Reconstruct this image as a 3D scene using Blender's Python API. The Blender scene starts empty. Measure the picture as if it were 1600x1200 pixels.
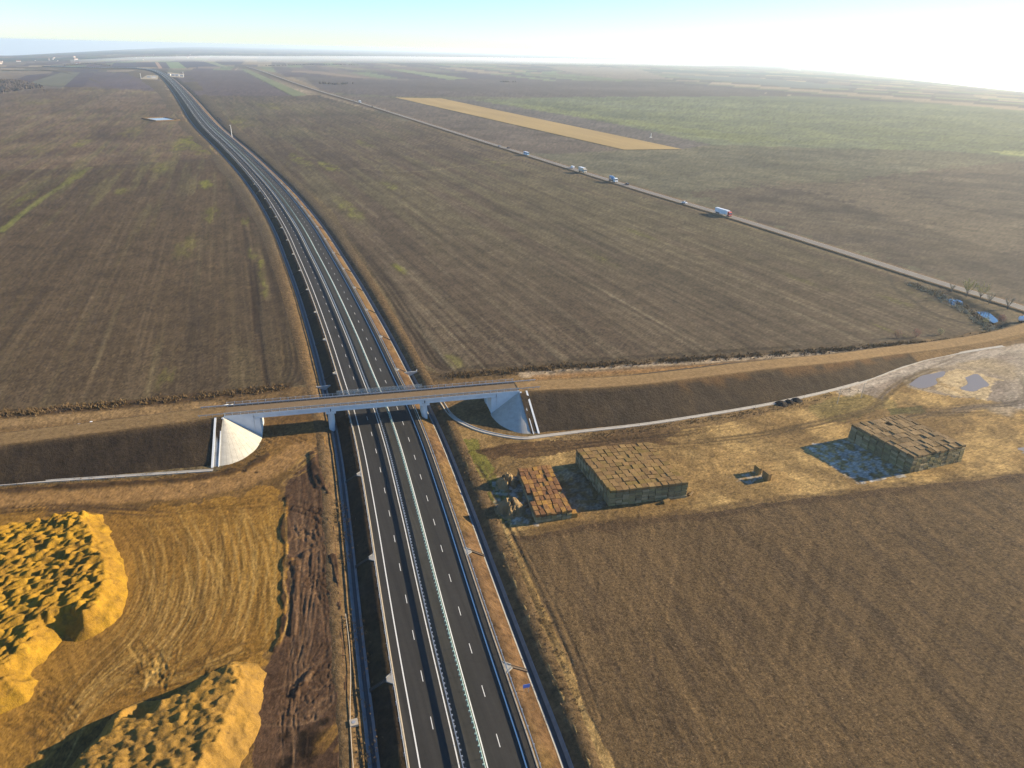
import bpy, math, random
import numpy as np

random.seed(7)
rng = np.random.default_rng(11)
D = bpy.data
scene = bpy.context.scene
COL = scene.collection

# ------------------------------------------------------------------ camera
CAM_H = 120.0                                   # drone height above the fields
FOCAL = 1130.0 / 1600.0                         # focal length over picture width
ROLL = math.atan(0.024)
PITCH = math.atan(520.0 * math.cos(ROLL) / 1130.0)
_f = np.array([0, math.cos(PITCH), -math.sin(PITCH)])
_u0 = np.array([0, math.sin(PITCH), math.cos(PITCH)])
_r0 = np.array([1.0, 0, 0])
_R = _r0 * math.cos(ROLL) + _u0 * math.sin(ROLL)
_U = -_r0 * math.sin(ROLL) + _u0 * math.cos(ROLL)
cam = D.cameras.new('camera')
cam.sensor_fit = 'HORIZONTAL'
cam.sensor_width = 36.0
cam.lens = 36.0 * FOCAL
cam.clip_start = 0.5
cam.clip_end = 120000.0
cam_o = D.objects.new('camera', cam)
COL.objects.link(cam_o)
from mathutils import Matrix, Vector
_m = Matrix((( _R[0], _U[0], -_f[0], 0), (_R[1], _U[1], -_f[1], 0), (_R[2], _U[2], -_f[2], CAM_H), (0, 0, 0, 1)))
cam_o.matrix_world = _m
scene.camera = cam_o

# ------------------------------------------------------------------ sky, sun, exposure
SUN_EL = math.radians(17.0)
SUN_AZ = math.radians(18.0)                     # from +X towards +Y
world = D.worlds.new('World')
scene.world = world
world.use_nodes = True
wn = world.node_tree.nodes
wl = world.node_tree.links
sky = wn.new('ShaderNodeTexSky')
sky.sky_type = 'NISHITA'
sky.sun_disc = False
sky.sun_elevation = SUN_EL
sky.sun_rotation = math.pi / 2 - SUN_AZ
sky.altitude = 200.0
sky.air_density = 1.0
sky.dust_density = 0.05
sky.ozone_density = 6.0
wn['Background'].inputs['Strength'].default_value = 0.088
wl.new(sky.outputs['Color'], wn['Background'].inputs['Color'])
sun = D.lights.new('sun', 'SUN')
sun.energy = 5.0
sun.angle = math.radians(0.55)
sun.color = (1.0, 0.82, 0.55)
sun_o = D.objects.new('sun', sun)
COL.objects.link(sun_o)
_sd = Vector((math.cos(SUN_EL) * math.cos(SUN_AZ), math.cos(SUN_EL) * math.sin(SUN_AZ), math.sin(SUN_EL)))
sun_o.rotation_euler = (-_sd).to_track_quat('-Z', 'Y').to_euler()
sun_o.location = (0, 0, 300)
vs = scene.view_settings
vs.view_transform = 'Standard'
vs.look = 'None'
vs.exposure = 1.6
vs.gamma = 1.0
vs.use_curve_mapping = False
scene.render.engine = 'CYCLES'
scene.cycles.max_bounces = 5
scene.cycles.diffuse_bounces = 2
scene.cycles.glossy_bounces = 2
scene.cycles.transparent_max_bounces = 6
scene.cycles.volume_bounces = 2
scene.cycles.use_denoising = True
scene.cycles.denoiser = 'OPENIMAGEDENOISE'
scene.cycles.denoising_input_passes = 'RGB_ALBEDO_NORMAL'
scene.cycles.denoising_prefilter = 'NONE'
HAZE_DENSITY = 0.000064

# ------------------------------------------------------------------ helpers: tagging, meshes
def lin(r, g, b):
    f = lambda c: (c / 255 / 12.92) if c <= 10 else ((c / 255 + 0.055) / 1.055) ** 2.4
    return np.array([f(r), f(g), f(b)])

KFLAT = np.array([1.72, 1.64, 1.52])            # what sunlit level ground returns of its albedo
def alb(r, g, b):
    return np.minimum(lin(r, g, b) / KFLAT, 0.85)

def tag(o, label=None, cat=None, group=None, kind=None):
    if label: o['label'] = label
    if cat: o['category'] = cat
    if group: o['group'] = group
    if kind: o['kind'] = kind
    return o

def empty(name, loc=(0, 0, 0), rz=0.0, parent=None):
    o = D.objects.new(name, None)
    o.empty_display_size = 0.5
    COL.objects.link(o)
    o.location = loc
    o.rotation_euler = (0, 0, rz)
    if parent: o.parent = parent
    return o

def link(name, me, parent=None):
    o = D.objects.new(name, me)
    COL.objects.link(o)
    if parent: o.parent = parent
    return o

def mesh_np(name, V, Fq, mat, smooth=False, col=None):
    """mesh from numpy arrays; Fq (n,4) quads or (n,3) tris"""
    me = D.meshes.new(name)
    V = np.asarray(V, np.float32)
    Fq = np.asarray(Fq, np.int32)
    n, k = Fq.shape
    me.vertices.add(len(V))
    me.vertices.foreach_set('co', V.ravel())
    me.loops.add(n * k)
    me.loops.foreach_set('vertex_index', Fq.ravel())
    me.polygons.add(n)
    me.polygons.foreach_set('loop_start', np.arange(0, n * k, k, dtype=np.int32))
    if smooth:
        me.polygons.foreach_set('use_smooth', np.ones(n, bool))
    else:
        me.polygons.foreach_set('use_smooth', np.zeros(n, bool))
    me.update(calc_edges=True)
    me.validate()
    if col is not None:
        a = me.attributes.new('col', 'FLOAT_COLOR', 'POINT')
        c4 = np.ones((len(V), 4), np.float32)
        c4[:, :3] = col
        a.data.foreach_set('color', c4.ravel())
    if mat is not None:
        me.materials.append(mat)
    return me

class MB:
    """collects boxes, bars and tubes into one mesh"""
    def __init__(s):
        s.v = []; s.f = []; s.m = []; s.cur = 0
    def add(s, vs_, fs):
        b = len(s.v)
        s.v += [tuple(map(float, v)) for v in vs_]
        for f in fs:
            s.f.append(tuple(b + i for i in f)); s.m.append(s.cur)
        return s
    def box(s, x0, x1, y0, y1, z0, z1, taper=0.0):
        t = taper
        v = [(x0, y0, z0), (x1, y0, z0), (x1, y1, z0), (x0, y1, z0),
             (x0 + t, y0 + t, z1), (x1 - t, y0 + t, z1), (x1 - t, y1 - t, z1), (x0 + t, y1 - t, z1)]
        return s.add(v, [(0, 3, 2, 1), (4, 5, 6, 7), (0, 1, 5, 4), (1, 2, 6, 5), (2, 3, 7, 6), (3, 0, 4, 7)])
    def prism(s, poly, axis, a, b):
        """extrude a 2-D polygon along axis 'x','y' or 'z' between a and b"""
        def mk(p, t):
            return {'x': (t, p[0], p[1]), 'y': (p[0], t, p[1]), 'z': (p[0], p[1], t)}[axis]
        n = len(poly)
        v = [mk(p, a) for p in poly] + [mk(p, b) for p in poly]
        f = [tuple(range(n - 1, -1, -1)), tuple(range(n, 2 * n))]
        f += [(i, (i + 1) % n, n + (i + 1) % n, n + i) for i in range(n)]
        return s.add(v, f)
    def tube(s, pts, radii, n=6, cap=True):
        pts = [Vector(p) for p in pts]
        rings = []
        for i, p in enumerate(pts):
            d = (pts[min(i + 1, len(pts) - 1)] - pts[max(i - 1, 0)]).normalized()
            a = d.cross(Vector((0, 0, 1)))
            if a.length < 1e-3: a = Vector((1, 0, 0))
            a.normalize(); b = d.cross(a)
            r = radii[i] if hasattr(radii, '__len__') else radii
            rings.append([p + (a * math.cos(t) + b * math.sin(t)) * r for t in [2 * math.pi * k / n for k in range(n)]])
        v = [q for r in rings for q in r]
        f = []
        for i in range(len(pts) - 1):
            for k in range(n):
                f.append((i * n + k, i * n + (k + 1) % n, (i + 1) * n + (k + 1) % n, (i + 1) * n + k))
        if cap:
            f.append(tuple(range(n - 1, -1, -1)))
            f.append(tuple((len(pts) - 1) * n + k for k in range(n)))
        return s.add(v, f)
    def cyl(s, c, axis, r, h, n=14):
        c = Vector(c)
        d = {'x': Vector((1, 0, 0)), 'y': Vector((0, 1, 0)), 'z': Vector((0, 0, 1))}[axis] * (h / 2)
        return s.tube([c - d, c + d], r, n)
    def mesh(s, name, mats, smooth=False):
        me = D.meshes.new(name)
        me.from_pydata(s.v, [], s.f)
        for m in (mats if isinstance(mats, (list, tuple)) else [mats]):
            me.materials.append(m)
        if any(s.m):
            me.polygons.foreach_set('material_index', s.m)
        if smooth:
            me.polygons.foreach_set('use_smooth', [True] * len(me.polygons))
        me.update()
        return me
    def build(s, name, mats, parent=None, smooth=False):
        return link(name, s.mesh(name, mats, smooth), parent)

def copy_tree(o, parent=None):
    c = o.copy()
    COL.objects.link(c)
    c.parent = parent
    for ch in list(o.children):
        copy_tree(ch, c)
    return c

# ------------------------------------------------------------------ helpers: noise
def _hash(ix, iy, seed):
    h = (ix.astype(np.int64) * 374761393 + iy.astype(np.int64) * 668265263 + seed * 974711) & 0xFFFFFFFF
    h = ((h ^ (h >> 13)) * 1274126177) & 0xFFFFFFFF
    return ((h ^ (h >> 16)) & 0xFFFFFF).astype(np.float64) / 0xFFFFFF

def vnoise(x, y, seed=0):
    x = np.asarray(x, float); y = np.asarray(y, float)
    ix = np.floor(x); iy = np.floor(y)
    fx = x - ix; fy = y - iy
    fx = fx * fx * fx * (fx * (fx * 6 - 15) + 10); fy = fy * fy * fy * (fy * (fy * 6 - 15) + 10)
    a = _hash(ix, iy, seed); b = _hash(ix + 1, iy, seed)
    c = _hash(ix, iy + 1, seed); d = _hash(ix + 1, iy + 1, seed)
    return (a + (b - a) * fx) * (1 - fy) + (c + (d - c) * fx) * fy

def fbm(x, y, seed=0, octv=4, gain=0.5):
    s = 0.0; a = 1.0; t = 0.0
    for o in range(octv):
        s = s + a * vnoise(x * 2 ** o + 17.3 * o, y * 2 ** o - 9.1 * o, seed + o)
        t += a; a *= gain
    return s / t

def sstep(a, b, x):
    t = np.clip((x - a) / (b - a), 0, 1)
    return t * t * (3 - 2 * t)

# ------------------------------------------------------------------ the lie of the land
_DTH = np.radians([-90, -50, -32.8, -27.6, -21.9, -10, 9, 18, 25.7, 32.8, 50, 90])
_DIP = np.array([.020, .019, .0153, .0085, .002, 0, .0035, .0080, .0180, .0290, .036, .036])
def land(x, y):
    """large relief: level plain that falls away far to the left and right"""
    x = np.asarray(x, float); y = np.asarray(y, float)
    r = np.hypot(x, y); th = np.arctan2(x, y)
    dip = np.interp(th, _DTH, _DIP)
    c = dip * dip / (4 * CAM_H) * 1.28
    return -c * np.maximum(r - 1200.0, 0.0) ** 2 * (r < 60000)

def ray(px, py):
    return _f + _R * ((px - 800.0) / 1130.0) + _U * ((600.0 - py) / 1130.0)

_TT = np.geomspace(60, 60000, 3000)
def at(px, py, z=0.0):
    """the place on the land (raised by z) that the survey point px,py stands for"""
    d = ray(px, py)
    t0 = (z - CAM_H) / d[2] if d[2] < -1e-6 else 1e9
    if 0 < t0 and t0 * math.hypot(d[0], d[1]) < 1200:
        return np.array([t0 * d[0], t0 * d[1]])
    X = _TT * d[0]; Y = _TT * d[1]; Z = CAM_H + _TT * d[2]
    below = np.nonzero(Z <= land(X, Y) + z)[0]
    if len(below) == 0:
        return np.array([X[-1], Y[-1]])
    i = below[0]
    if i == 0: return np.array([X[0], Y[0]])
    g0 = Z[i - 1] - land(X[i - 1], Y[i - 1]) - z; g1 = Z[i] - land(X[i], Y[i]) - z
    k = g0 / (g0 - g1)
    return np.array([X[i - 1] + k * (X[i] - X[i - 1]), Y[i - 1] + k * (Y[i] - Y[i - 1])])

def ats(pts, z=0.0):
    return np.array([at(p[0], p[1], z) for p in pts])

def spline(pts, step):
    """Catmull-Rom through pts (n,2|3), resampled; step may be a function of arc length"""
    P = np.asarray(pts, float)
    P = np.vstack([2 * P[0] - P[1], P, 2 * P[-1] - P[-2]])
    out = []
    for i in range(1, len(P) - 2):
        p0, p1, p2, p3 = P[i - 1], P[i], P[i + 1], P[i + 2]
        n = max(4, int(np.linalg.norm(p2 - p1) / 4))
        n = min(n, 120)
        t = np.linspace(0, 1, n, endpoint=False)[:, None]
        out.append(0.5 * ((2 * p1) + (-p0 + p2) * t + (2 * p0 - 5 * p1 + 4 * p2 - p3) * t ** 2 + (-p0 + 3 * p1 - 3 * p2 + p3) * t ** 3))
    out.append(P[-2][None])
    Q = np.vstack(out)
    s = np.concatenate([[0], np.cumsum(np.linalg.norm(np.diff(Q[:, :2], axis=0), axis=1))])
    st = [0.0]
    while st[-1] < s[-1]:
        st.append(st[-1] + (step(st[-1]) if callable(step) else step))
    st = np.array(st[:-1] + [s[-1]])
    return np.stack([np.interp(st, s, Q[:, k]) for k in range(Q.shape[1])], 1), st

def seg_dist(X, Y, P, maxd):
    """distance, signed side and arc length of points to polyline P (maxd: search reach)"""
    P = np.asarray(P, float)
    dist = np.full(X.shape, np.inf); side = np.zeros(X.shape); arc = np.zeros(X.shape)
    s0 = 0.0
    md = np.max(maxd)
    pre = np.nonzero((X > P[:, 0].min() - md) & (X < P[:, 0].max() + md) & (Y > P[:, 1].min() - md) & (Y < P[:, 1].max() + md))[0]
    Xs = X[pre]; Ys = Y[pre]
    for a, b in zip(P[:-1], P[1:]):
        L = math.hypot(*(b[:2] - a[:2]))
        if L < 1e-6: continue
        m = np.nonzero((Xs > min(a[0], b[0]) - md) & (Xs < max(a[0], b[0]) + md) & (Ys > min(a[1], b[1]) - md) & (Ys < max(a[1], b[1]) + md))[0]
        if len(m):
            ux, uy = (b[0] - a[0]) / L, (b[1] - a[1]) / L
            dx = Xs[m] - a[0]; dy = Ys[m] - a[1]
            t = np.clip(dx * ux + dy * uy, 0, L)
            ex = dx - t * ux; ey = dy - t * uy
            d = np.hypot(ex, ey)
            k = pre[m]
            better = d < dist[k]
            kk = k[better]
            dist[kk] = d[better]
            side[kk] = np.sign(ux * dy - uy * dx)[better]
            arc[kk] = (s0 + t)[better]
        s0 += L
    return dist, side, arc

def in_poly(X, Y, P):
    P = np.asarray(P, float)
    res = np.zeros(X.shape, bool)
    pre = np.nonzero((X >= P[:, 0].min()) & (X <= P[:, 0].max()) & (Y >= P[:, 1].min()) & (Y <= P[:, 1].max()))[0]
    x = X[pre]; y = Y[pre]
    ins = np.zeros(x.shape, bool)
    n = len(P)
    for i in range(n):
        x1, y1 = P[i][:2]; x2, y2 = P[(i + 1) % n][:2]
        if y1 == y2: continue
        c = ((y1 > y) != (y2 > y)) & (x < (x2 - x1) * (y - y1) / (y2 - y1) + x1)
        ins ^= c
    res[pre] = ins
    return res

# ------------------------------------------------------------------ materials
def nt(name):
    m = D.materials.new(name)
    m.use_nodes = True
    n = m.node_tree.nodes; l = m.node_tree.links
    b = n['Principled BSDF']
    return m, n, l, b

def ramp(l, n, val, lo, hi, a, b):
    mr = n.new('ShaderNodeMapRange')
    mr.inputs['From Min'].default_value = lo; mr.inputs['From Max'].default_value = hi
    mr.inputs['To Min'].default_value = a; mr.inputs['To Max'].default_value = b
    l.new(val, mr.inputs['Value'])
    return mr.outputs['Result']

def mulc(l, n, colsock, fac):
    v = n.new('ShaderNodeVectorMath'); v.operation = 'SCALE'
    l.new(colsock, v.inputs[0]); l.new(fac, v.inputs['Scale'])
    return v.outputs['Vector']

def noise_n(l, n, vec, scale, detail=5, rough=0.6):
    t = n.new('ShaderNodeTexNoise')
    t.inputs['Scale'].default_value = scale
    t.inputs['Detail'].default_value = detail
    t.inputs['Roughness'].default_value = rough
    if vec is not None: l.new(vec, t.inputs['Vector'])
    return t.outputs['Fac']

def ground_mat(name, ang=None, streak=0.25, sl=0.012, sw=0.35, grain=0.35, gs=0.9, fleck=0.0, bump=0.25, bd=0.25, rough=0.95, fcol=(0.24, 0.19, 0.12)):
    """soil: colour from the surveyed ground cover, plough streaks along ang, clods, straw flecks"""
    m, n, l, b = nt(name)
    at_ = n.new('ShaderNodeAttribute'); at_.attribute_name = 'col'
    geo = n.new('ShaderNodeNewGeometry')
    c = at_.outputs['Color']
    if ang is not None:
        mp = n.new('ShaderNodeMapping')
        mp.vector_type = 'TEXTURE'
        mp.inputs['Rotation'].default_value = (0, 0, ang)
        mp.inputs['Scale'].default_value = (1 / sl, 1 / sw, 1)
        l.new(geo.outputs['Position'], mp.inputs['Vector'])
        s1 = noise_n(l, n, mp.outputs['Vector'], 1.0, 5, 0.62)
        c = mulc(l, n, c, ramp(l, n, s1, 0.3, 0.7, 1 - streak, 1 + streak))
        mp2 = n.new('ShaderNodeMapping'); mp2.vector_type = 'TEXTURE'
        mp2.inputs['Rotation'].default_value = (0, 0, ang)
        mp2.inputs['Scale'].default_value = (12 / sl / 12, 0.12 / sw, 1)
        l.new(geo.outputs['Position'], mp2.inputs['Vector'])
        s2 = noise_n(l, n, mp2.outputs['Vector'], 1.0, 3, 0.6)
        c = mulc(l, n, c, ramp(l, n, s2, 0.3, 0.7, 1 - streak * 0.5, 1 + streak * 0.5))
    g1 = noise_n(l, n, geo.outputs['Position'], gs, 6, 0.72)
    c = mulc(l, n, c, ramp(l, n, g1, 0.28, 0.72, 1 - grain, 1 + grain))
    if fleck > 0:
        f1 = noise_n(l, n, geo.outputs['Position'], 2.3, 3, 0.8)
        k = ramp(l, n, f1, 0.63, 0.70, 0, fleck)
        mx = n.new('ShaderNodeMix'); mx.data_type = 'RGBA'
        l.new(k, mx.inputs['Factor']); l.new(c, mx.inputs['A'])
        mx.inputs['B'].default_value = (*fcol, 1)
        c = mx.outputs['Result']
    l.new(c, b.inputs['Base Color'])
    b.inputs['Roughness'].default_value = rough
    b.inputs['Specular IOR Level'].default_value = 0.08
    bp = n.new('ShaderNodeBump')
    bp.inputs['Strength'].default_value = bump
    bp.inputs['Distance'].default_value = bd
    l.new(g1, bp.inputs['Height'])
    l.new(bp.outputs['Normal'], b.inputs['Normal'])
    return m

def plain(name, rgb, rough=0.7, var=0.12, scale=1.5, spec=0.3, metal=0.0, bump=0.0):
    m, n, l, b = nt(name)
    geo = n.new('ShaderNodeNewGeometry')
    f = noise_n(l, n, geo.outputs['Position'], scale, 6, 0.65)
    rg = n.new('ShaderNodeRGB'); rg.outputs[0].default_value = (*rgb, 1)
    l.new(mulc(l, n, rg.outputs[0], ramp(l, n, f, 0.25, 0.75, 1 - var, 1 + var)), b.inputs['Base Color'])
    b.inputs['Roughness'].default_value = rough
    b.inputs['Specular IOR Level'].default_value = spec
    b.inputs['Metallic'].default_value = metal
    if bump:
        bp = n.new('ShaderNodeBump'); bp.inputs['Strength'].default_value = bump; bp.inputs['Distance'].default_value = 0.1
        l.new(f, bp.inputs['Height']); l.new(bp.outputs['Normal'], b.inputs['Normal'])
    return m
# ------------------------------------------------------------------ survey lines used by ground and structures
# motorway centre line (survey points in the photograph's frame, road surface raised on its bank)
MW_PX = [(768, 1330), (740, 1200), (715, 1100), (689.5, 1000), (665, 900), (641, 800), (615, 700), (594, 635), (576, 590),
         (548, 520), (517, 450), (492, 400), (465, 350), (430, 300), (394, 260), (363, 230), (329.5, 200), (312, 180),
         (297, 160), (280.5, 140), (266, 125), (254, 116), (240, 110.5), (218, 107.5), (190, 106.6), (150, 106.2), (110, 105.2), (70, 104)]
_mwraw = ats(MW_PX, 1.2)
MW, MW_S = spline(_mwraw, lambda s: 2.0 + s * 0.012)
_mwt = np.gradient(MW, axis=0); _mwt /= np.linalg.norm(_mwt, axis=1)[:, None]
for _k in range(2):
    _p = np.vstack([_mwt[:1], _mwt, _mwt[-1:]])
    _mwt = (_p[:-2] + 2 * _p[1:-1] + _p[2:]); _mwt /= np.linalg.norm(_mwt, axis=1)[:, None]
MW_N = np.stack([_mwt[:, 1], -_mwt[:, 0]], 1)                 # to the right of travel away from the camera
MW_BASE = land(MW[:, 0], MW[:, 1])
MW_Z = 1.2 + 2.2 * sstep(700, 1500, MW_S)                     # road surface above the land
def cellsize(x, y):
    r = np.hypot(x, y)
    return np.maximum(r * 0.0021, r * r / (CAM_H * 720))
MW_CELL = cellsize(MW[:, 0], MW[:, 1])
def foot(zr):
    return 12.9 + (zr + 1.0) * 1.55                           # where the bank meets its ditch
def lip(zr):
    return foot(zr) + 5.0
MW_ANG = math.atan2(_mwt[60, 1], _mwt[60, 0])

# old country road
CR_PX = [(1760, 540), (1600, 483), (1450, 437), (1300, 389), (1141, 339), (1000, 297), (820, 241.5), (690, 201), (562, 161), (500, 143), (452, 127), (410, 112), (385, 104)]
CR, CR_S = spline(ats(CR_PX), lambda s: 6.0 + s * 0.01)
CR_ANG = math.atan2(CR[60, 1] - CR[20, 1], CR[60, 0] - CR[20, 0])

# overpass and its approach banks: centre line, height, half width of the crown
BR_A = np.array([-95.0, 211.6]); BR_B = np.array([2.8, 236.9])   # near edge of the deck, end to end
BR_DIR = (BR_B - BR_A) / np.linalg.norm(BR_B - BR_A)
BR_NRM = np.array([-BR_DIR[1], BR_DIR[0]])                       # away from the camera
BR_W = 8.4
BR_Z = 8.2
_c0 = BR_A + BR_NRM * BR_W / 2; _c1 = BR_B + BR_NRM * BR_W / 2
APL = [(-420, 105, 3.0), (-330, 140, 4.0), (-240, 171, 5.0), (-196, 186, 5.7), (-156.5, 197.5, 6.5), (-131, 205, 7.3), (_c0[0] - 6, _c0[1] - 1.5, 8.1), (_c0[0], _c0[1], 8.2)]
APR = [(_c1[0], _c1[1], 8.2), (_c1[0] + 6, _c1[1] + 1.4, 8.1), (46.5, 251.0, 7.5), (99.0, 269.5, 6.9), (137.0, 284.5, 5.0), (164.0, 298.0, 3.1), (190, 309.0, 1.9), (226, 325.0, 1.0), (256, 342, 0.6), (300, 372, 0.4)]

# ------------------------------------------------------------------ the ground: one sheet to the horizon, split where the land use changes
dips = np.concatenate([np.arange(88, 56, -1.0), np.arange(56, 1.2, -0.078), np.geomspace(1.2, 0.16, 46)])
rows = CAM_H / np.tan(np.radians(dips))
AZ = 50.0
cols = np.radians(np.linspace(-AZ, AZ, 860))
RR, TH = np.meshgrid(rows, cols, indexing='ij')
NR, NC = RR.shape
X = (RR * np.sin(TH)).ravel(); Y = (RR * np.cos(TH)).ravel()
R_ = RR.ravel()
CELL = cellsize(X, Y)
N = X.size
col = np.zeros((N, 3)); zadd = np.zeros(N); reg = np.zeros(N, int)
REG = ['ground']
REGLAB = ['bare earth and rough grass of the open plain around the motorway']
REGMAT = [None]

big = fbm(X / 260, Y / 260, 3, 4)
mid = fbm(X / 38, Y / 38, 5, 4)
fine = fbm(X / 5.5, Y / 5.5, 9, 3)
warpx = (fbm(X / 9, Y / 9, 21, 3) - 0.5); warpy = (fbm(X / 9, Y / 9, 22, 3) - 0.5)

def rot(a):
    return X * math.cos(a) + Y * math.sin(a), -X * math.sin(a) + Y * math.cos(a)

def new_region(name, label, mat):
    REG.append(name); REGLAB.append(label); REGMAT.append(mat)
    return len(REG) - 1

def area(pts, c, c2=None, rid=None, warp=0.0, alpha=1.0, vary=0.0, px=True, nz=None, soft=None):
    """lay a ground cover inside an outline"""
    P = ats(pts) if px else np.asarray(pts, float)
    wa = np.minimum(warp, 60)
    m = in_poly(X + warpx * wa * 2, Y + warpy * wa * 2, P) if wa else in_poly(X, Y, P)
    i = np.nonzero(m)[0]
    if len(i) == 0: return i
    base = np.asarray(c)[None, :].repeat(len(i), 0)
    if c2 is not None:
        k = (mid[i] if nz is None else nz[i])
        k = sstep(0.32, 0.68, k)[:, None]
        base = base * (1 - k) + np.asarray(c2)[None] * k
    if vary:
        base = base * (1 + vary * (big[i] - 0.5) * 2)[:, None]
    a = alpha if np.isscalar(alpha) else alpha[i][:, None]
    col[i] = col[i] * (1 - a) + base * a
    if rid is not None: reg[i] = rid
    return i

def strip(pts, w, c=None, alpha=0.8, dz=0.0, px=True, ragged=0.0, edge=0.35, berm=0.0, sm=True):
    """lay a line of ground cover (track, rut, ridge) of width w along pts"""
    P = ats(pts) if px else np.asarray(pts, float)
    if sm and len(P) > 2: P, _ = spline(P, max(1.5, w))
    md = w * 1.6 + 3 + ragged
    J = np.nonzero((X > P[:, 0].min() - md) & (X < P[:, 0].max() + md) & (Y > P[:, 1].min() - md) & (Y < P[:, 1].max() + md))[0]
    if not len(J): return J
    d, s, a = seg_dist(X[J], Y[J], P, md)
    q = np.isfinite(d)
    J = J[q]; d = d[q]
    cj = CELL[J]
    d = d + ragged * (fine[J] - 0.5) * 2
    we = w / 2
    k = 1 - sstep(we * (1 - edge), we * (1 + edge) + 0.3 * cj, d)
    k = k * np.minimum(1, w / np.maximum(cj * 0.8, 1e-6))
    t = k > 0.003
    i = J[t]
    if c is not None:
        ka = (k[t] * alpha)[:, None]
        col[i] = col[i] * (1 - ka) + np.asarray(c)[None] * ka
    if dz: zadd[i] += dz * k[t]
    if berm:
        b = np.exp(-((d - we * 1.35) / (0.35 * w)) ** 2)
        zadd[J] += berm * b * np.minimum(1, w / np.maximum(cj, 1e-6))
    return i

# --- default: far parcels in long strips, then the near covers over them
u_, v_ = rot(MW_ANG)
pal = np.array([alb(118, 98, 86), alb(96, 78, 78), alb(120, 126, 88), alb(156, 136, 106), alb(86, 74, 76), alb(112, 106, 82), alb(94, 80, 74), alb(124, 110, 92)])
sv = v_ + 30 * np.sin(u_ / 900.0)
lane = np.floor(sv / 95.0 + 3 * vnoise(np.floor(sv / 900.0), np.floor(u_ / 1700), 3))
blk = np.floor(u_ / 1300.0 + 2 * vnoise(np.floor(sv / 900.0), np.floor(u_ / 2600.0), 4))
hh = _hash(lane, blk, 77)
col[:] = pal[(hh * 7.99).astype(int)] * (0.9 + 0.25 * big)[:, None]
wood = fbm(X / 2100 + 3, Y / 1100, 45, 3)
kw = (sstep(0.52, 0.60, wood) * sstep(5200, 7000, R_))[:, None]
col[:] = col * (1 - kw) + alb(70, 76, 66)[None] * kw
near = R_ < 1400
col[near] = (alb(120, 102, 70)[None] * (0.85 + 0.3 * mid[near])[:, None])

EARTH = alb(108, 90, 64)
m_rough = ground_mat('rough_earth', None, grain=0.42, gs=0.8, bump=0.5, bd=0.3)
REGMAT[0] = m_rough
m_fieldA = ground_mat('field_soil_west', MW_ANG + 0.02, streak=0.16, sl=0.012, sw=0.30, grain=0.2, gs=0.6, fleck=0.10, bump=0.3)
m_fieldB = ground_mat('field_soil_middle', CR_ANG, streak=0.26, sl=0.008, sw=0.16, grain=0.22, gs=0.6, fleck=0.12, bump=0.3)
m_fieldC = ground_mat('field_soil_east', CR_ANG + 0.5, streak=0.14, sl=0.01, sw=0.10, grain=0.2, gs=0.5, bump=0.25)
m_fieldD = ground_mat('stubble_soil', math.radians(105), streak=0.2, sl=0.06, sw=0.5, grain=0.5, gs=1.3, fleck=0.7, bump=0.8, bd=0.3, fcol=(0.36, 0.28, 0.18))
m_straw = ground_mat('trampled_straw', math.radians(20), streak=0.14, sl=0.05, sw=0.4, grain=0.38, gs=1.1, fleck=0.25, bump=0.7, bd=0.3, fcol=(0.36, 0.27, 0.14))
m_yard = ground_mat('churned_sand', None, grain=0.24, gs=0.7, bump=0.5, bd=0.2)
m_far = ground_mat('far_parcels', MW_ANG, streak=0.1, sl=0.004, sw=0.03, grain=0.1, gs=0.2, bump=0.0)

# --- fields
r_far = new_region('far_farmland', 'patchwork of far farmland parcels fading into haze', m_far)
reg[R_ > 1400] = r_far
fa = new_region('ploughed_field', 'wide brown ploughed field left of the motorway', m_fieldA)
fb = new_region('ploughed_field', 'large brown striped field between the motorway and the country road', m_fieldB)
fc = new_region('ploughed_field', 'grey brown and greenish fields beyond the country road', m_fieldC)
fd = new_region('stubble_field', 'brown stubble field with pale straw flecks at lower right', m_fieldD)
fe = new_region('straw_yard', 'trampled yellow straw ground around the bale stacks', m_straw)
fy = new_region('construction_yard', 'churned yellow sand yard with wheel tracks at lower left', m_yard)

# beyond the old road
area([(500, 141), (562, 158), (820, 239), (1141, 334), (1600, 478), (2300, 700), (2300, 250), (1600, 180), (1250, 151), (900, 151), (640, 150)], alb(116, 108, 82), alb(104, 98, 76), fc, vary=0.25)
area([(1080, 300), (1180, 290), (1330, 283), (1480, 262), (1600, 252), (2300, 300), (2300, 700), (1600, 478), (1250, 366), (1141, 333)], alb(108, 94, 74), alb(90, 78, 64), fc, warp=18, vary=0.2)
area([(1150, 285), (1280, 300), (1420, 345), (1600, 400), (1600, 352), (1400, 300), (1270, 283)], alb(126, 110, 86), None, fc, warp=25, alpha=0.55)
area([(517, 148), (617, 153), (975, 235), (880, 240), (820, 239), (562, 158)], alb(116, 102, 86), alb(106, 92, 78), fc)
area([(690, 154), (765, 157), (960, 193), (1112, 226), (1066, 233)], alb(112, 102, 92), None, fc)
gs_ = area([(740, 156), (900, 151.5), (1250, 150), (1600, 172), (2300, 240), (2300, 360), (1600, 246), (1480, 236), (1300, 232), (1112, 226), (960, 193)], alb(122, 124, 84), alb(112, 114, 84), fc, vary=0.2)
area([(760, 158), (860, 168), (1000, 190), (1250, 222), (1150, 222), (960, 191), (860, 175)], alb(138, 140, 84), None, None, warp=25, alpha=0.55)
area([(1545, 236), (1640, 236), (1640, 246), (1570, 241)], alb(160, 160, 96), None, None, alpha=0.7)
strip([(975, 234.5), (1066, 234), (1300, 233), (1600, 248)], 5, alb(100, 92, 72), 0.5)
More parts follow.
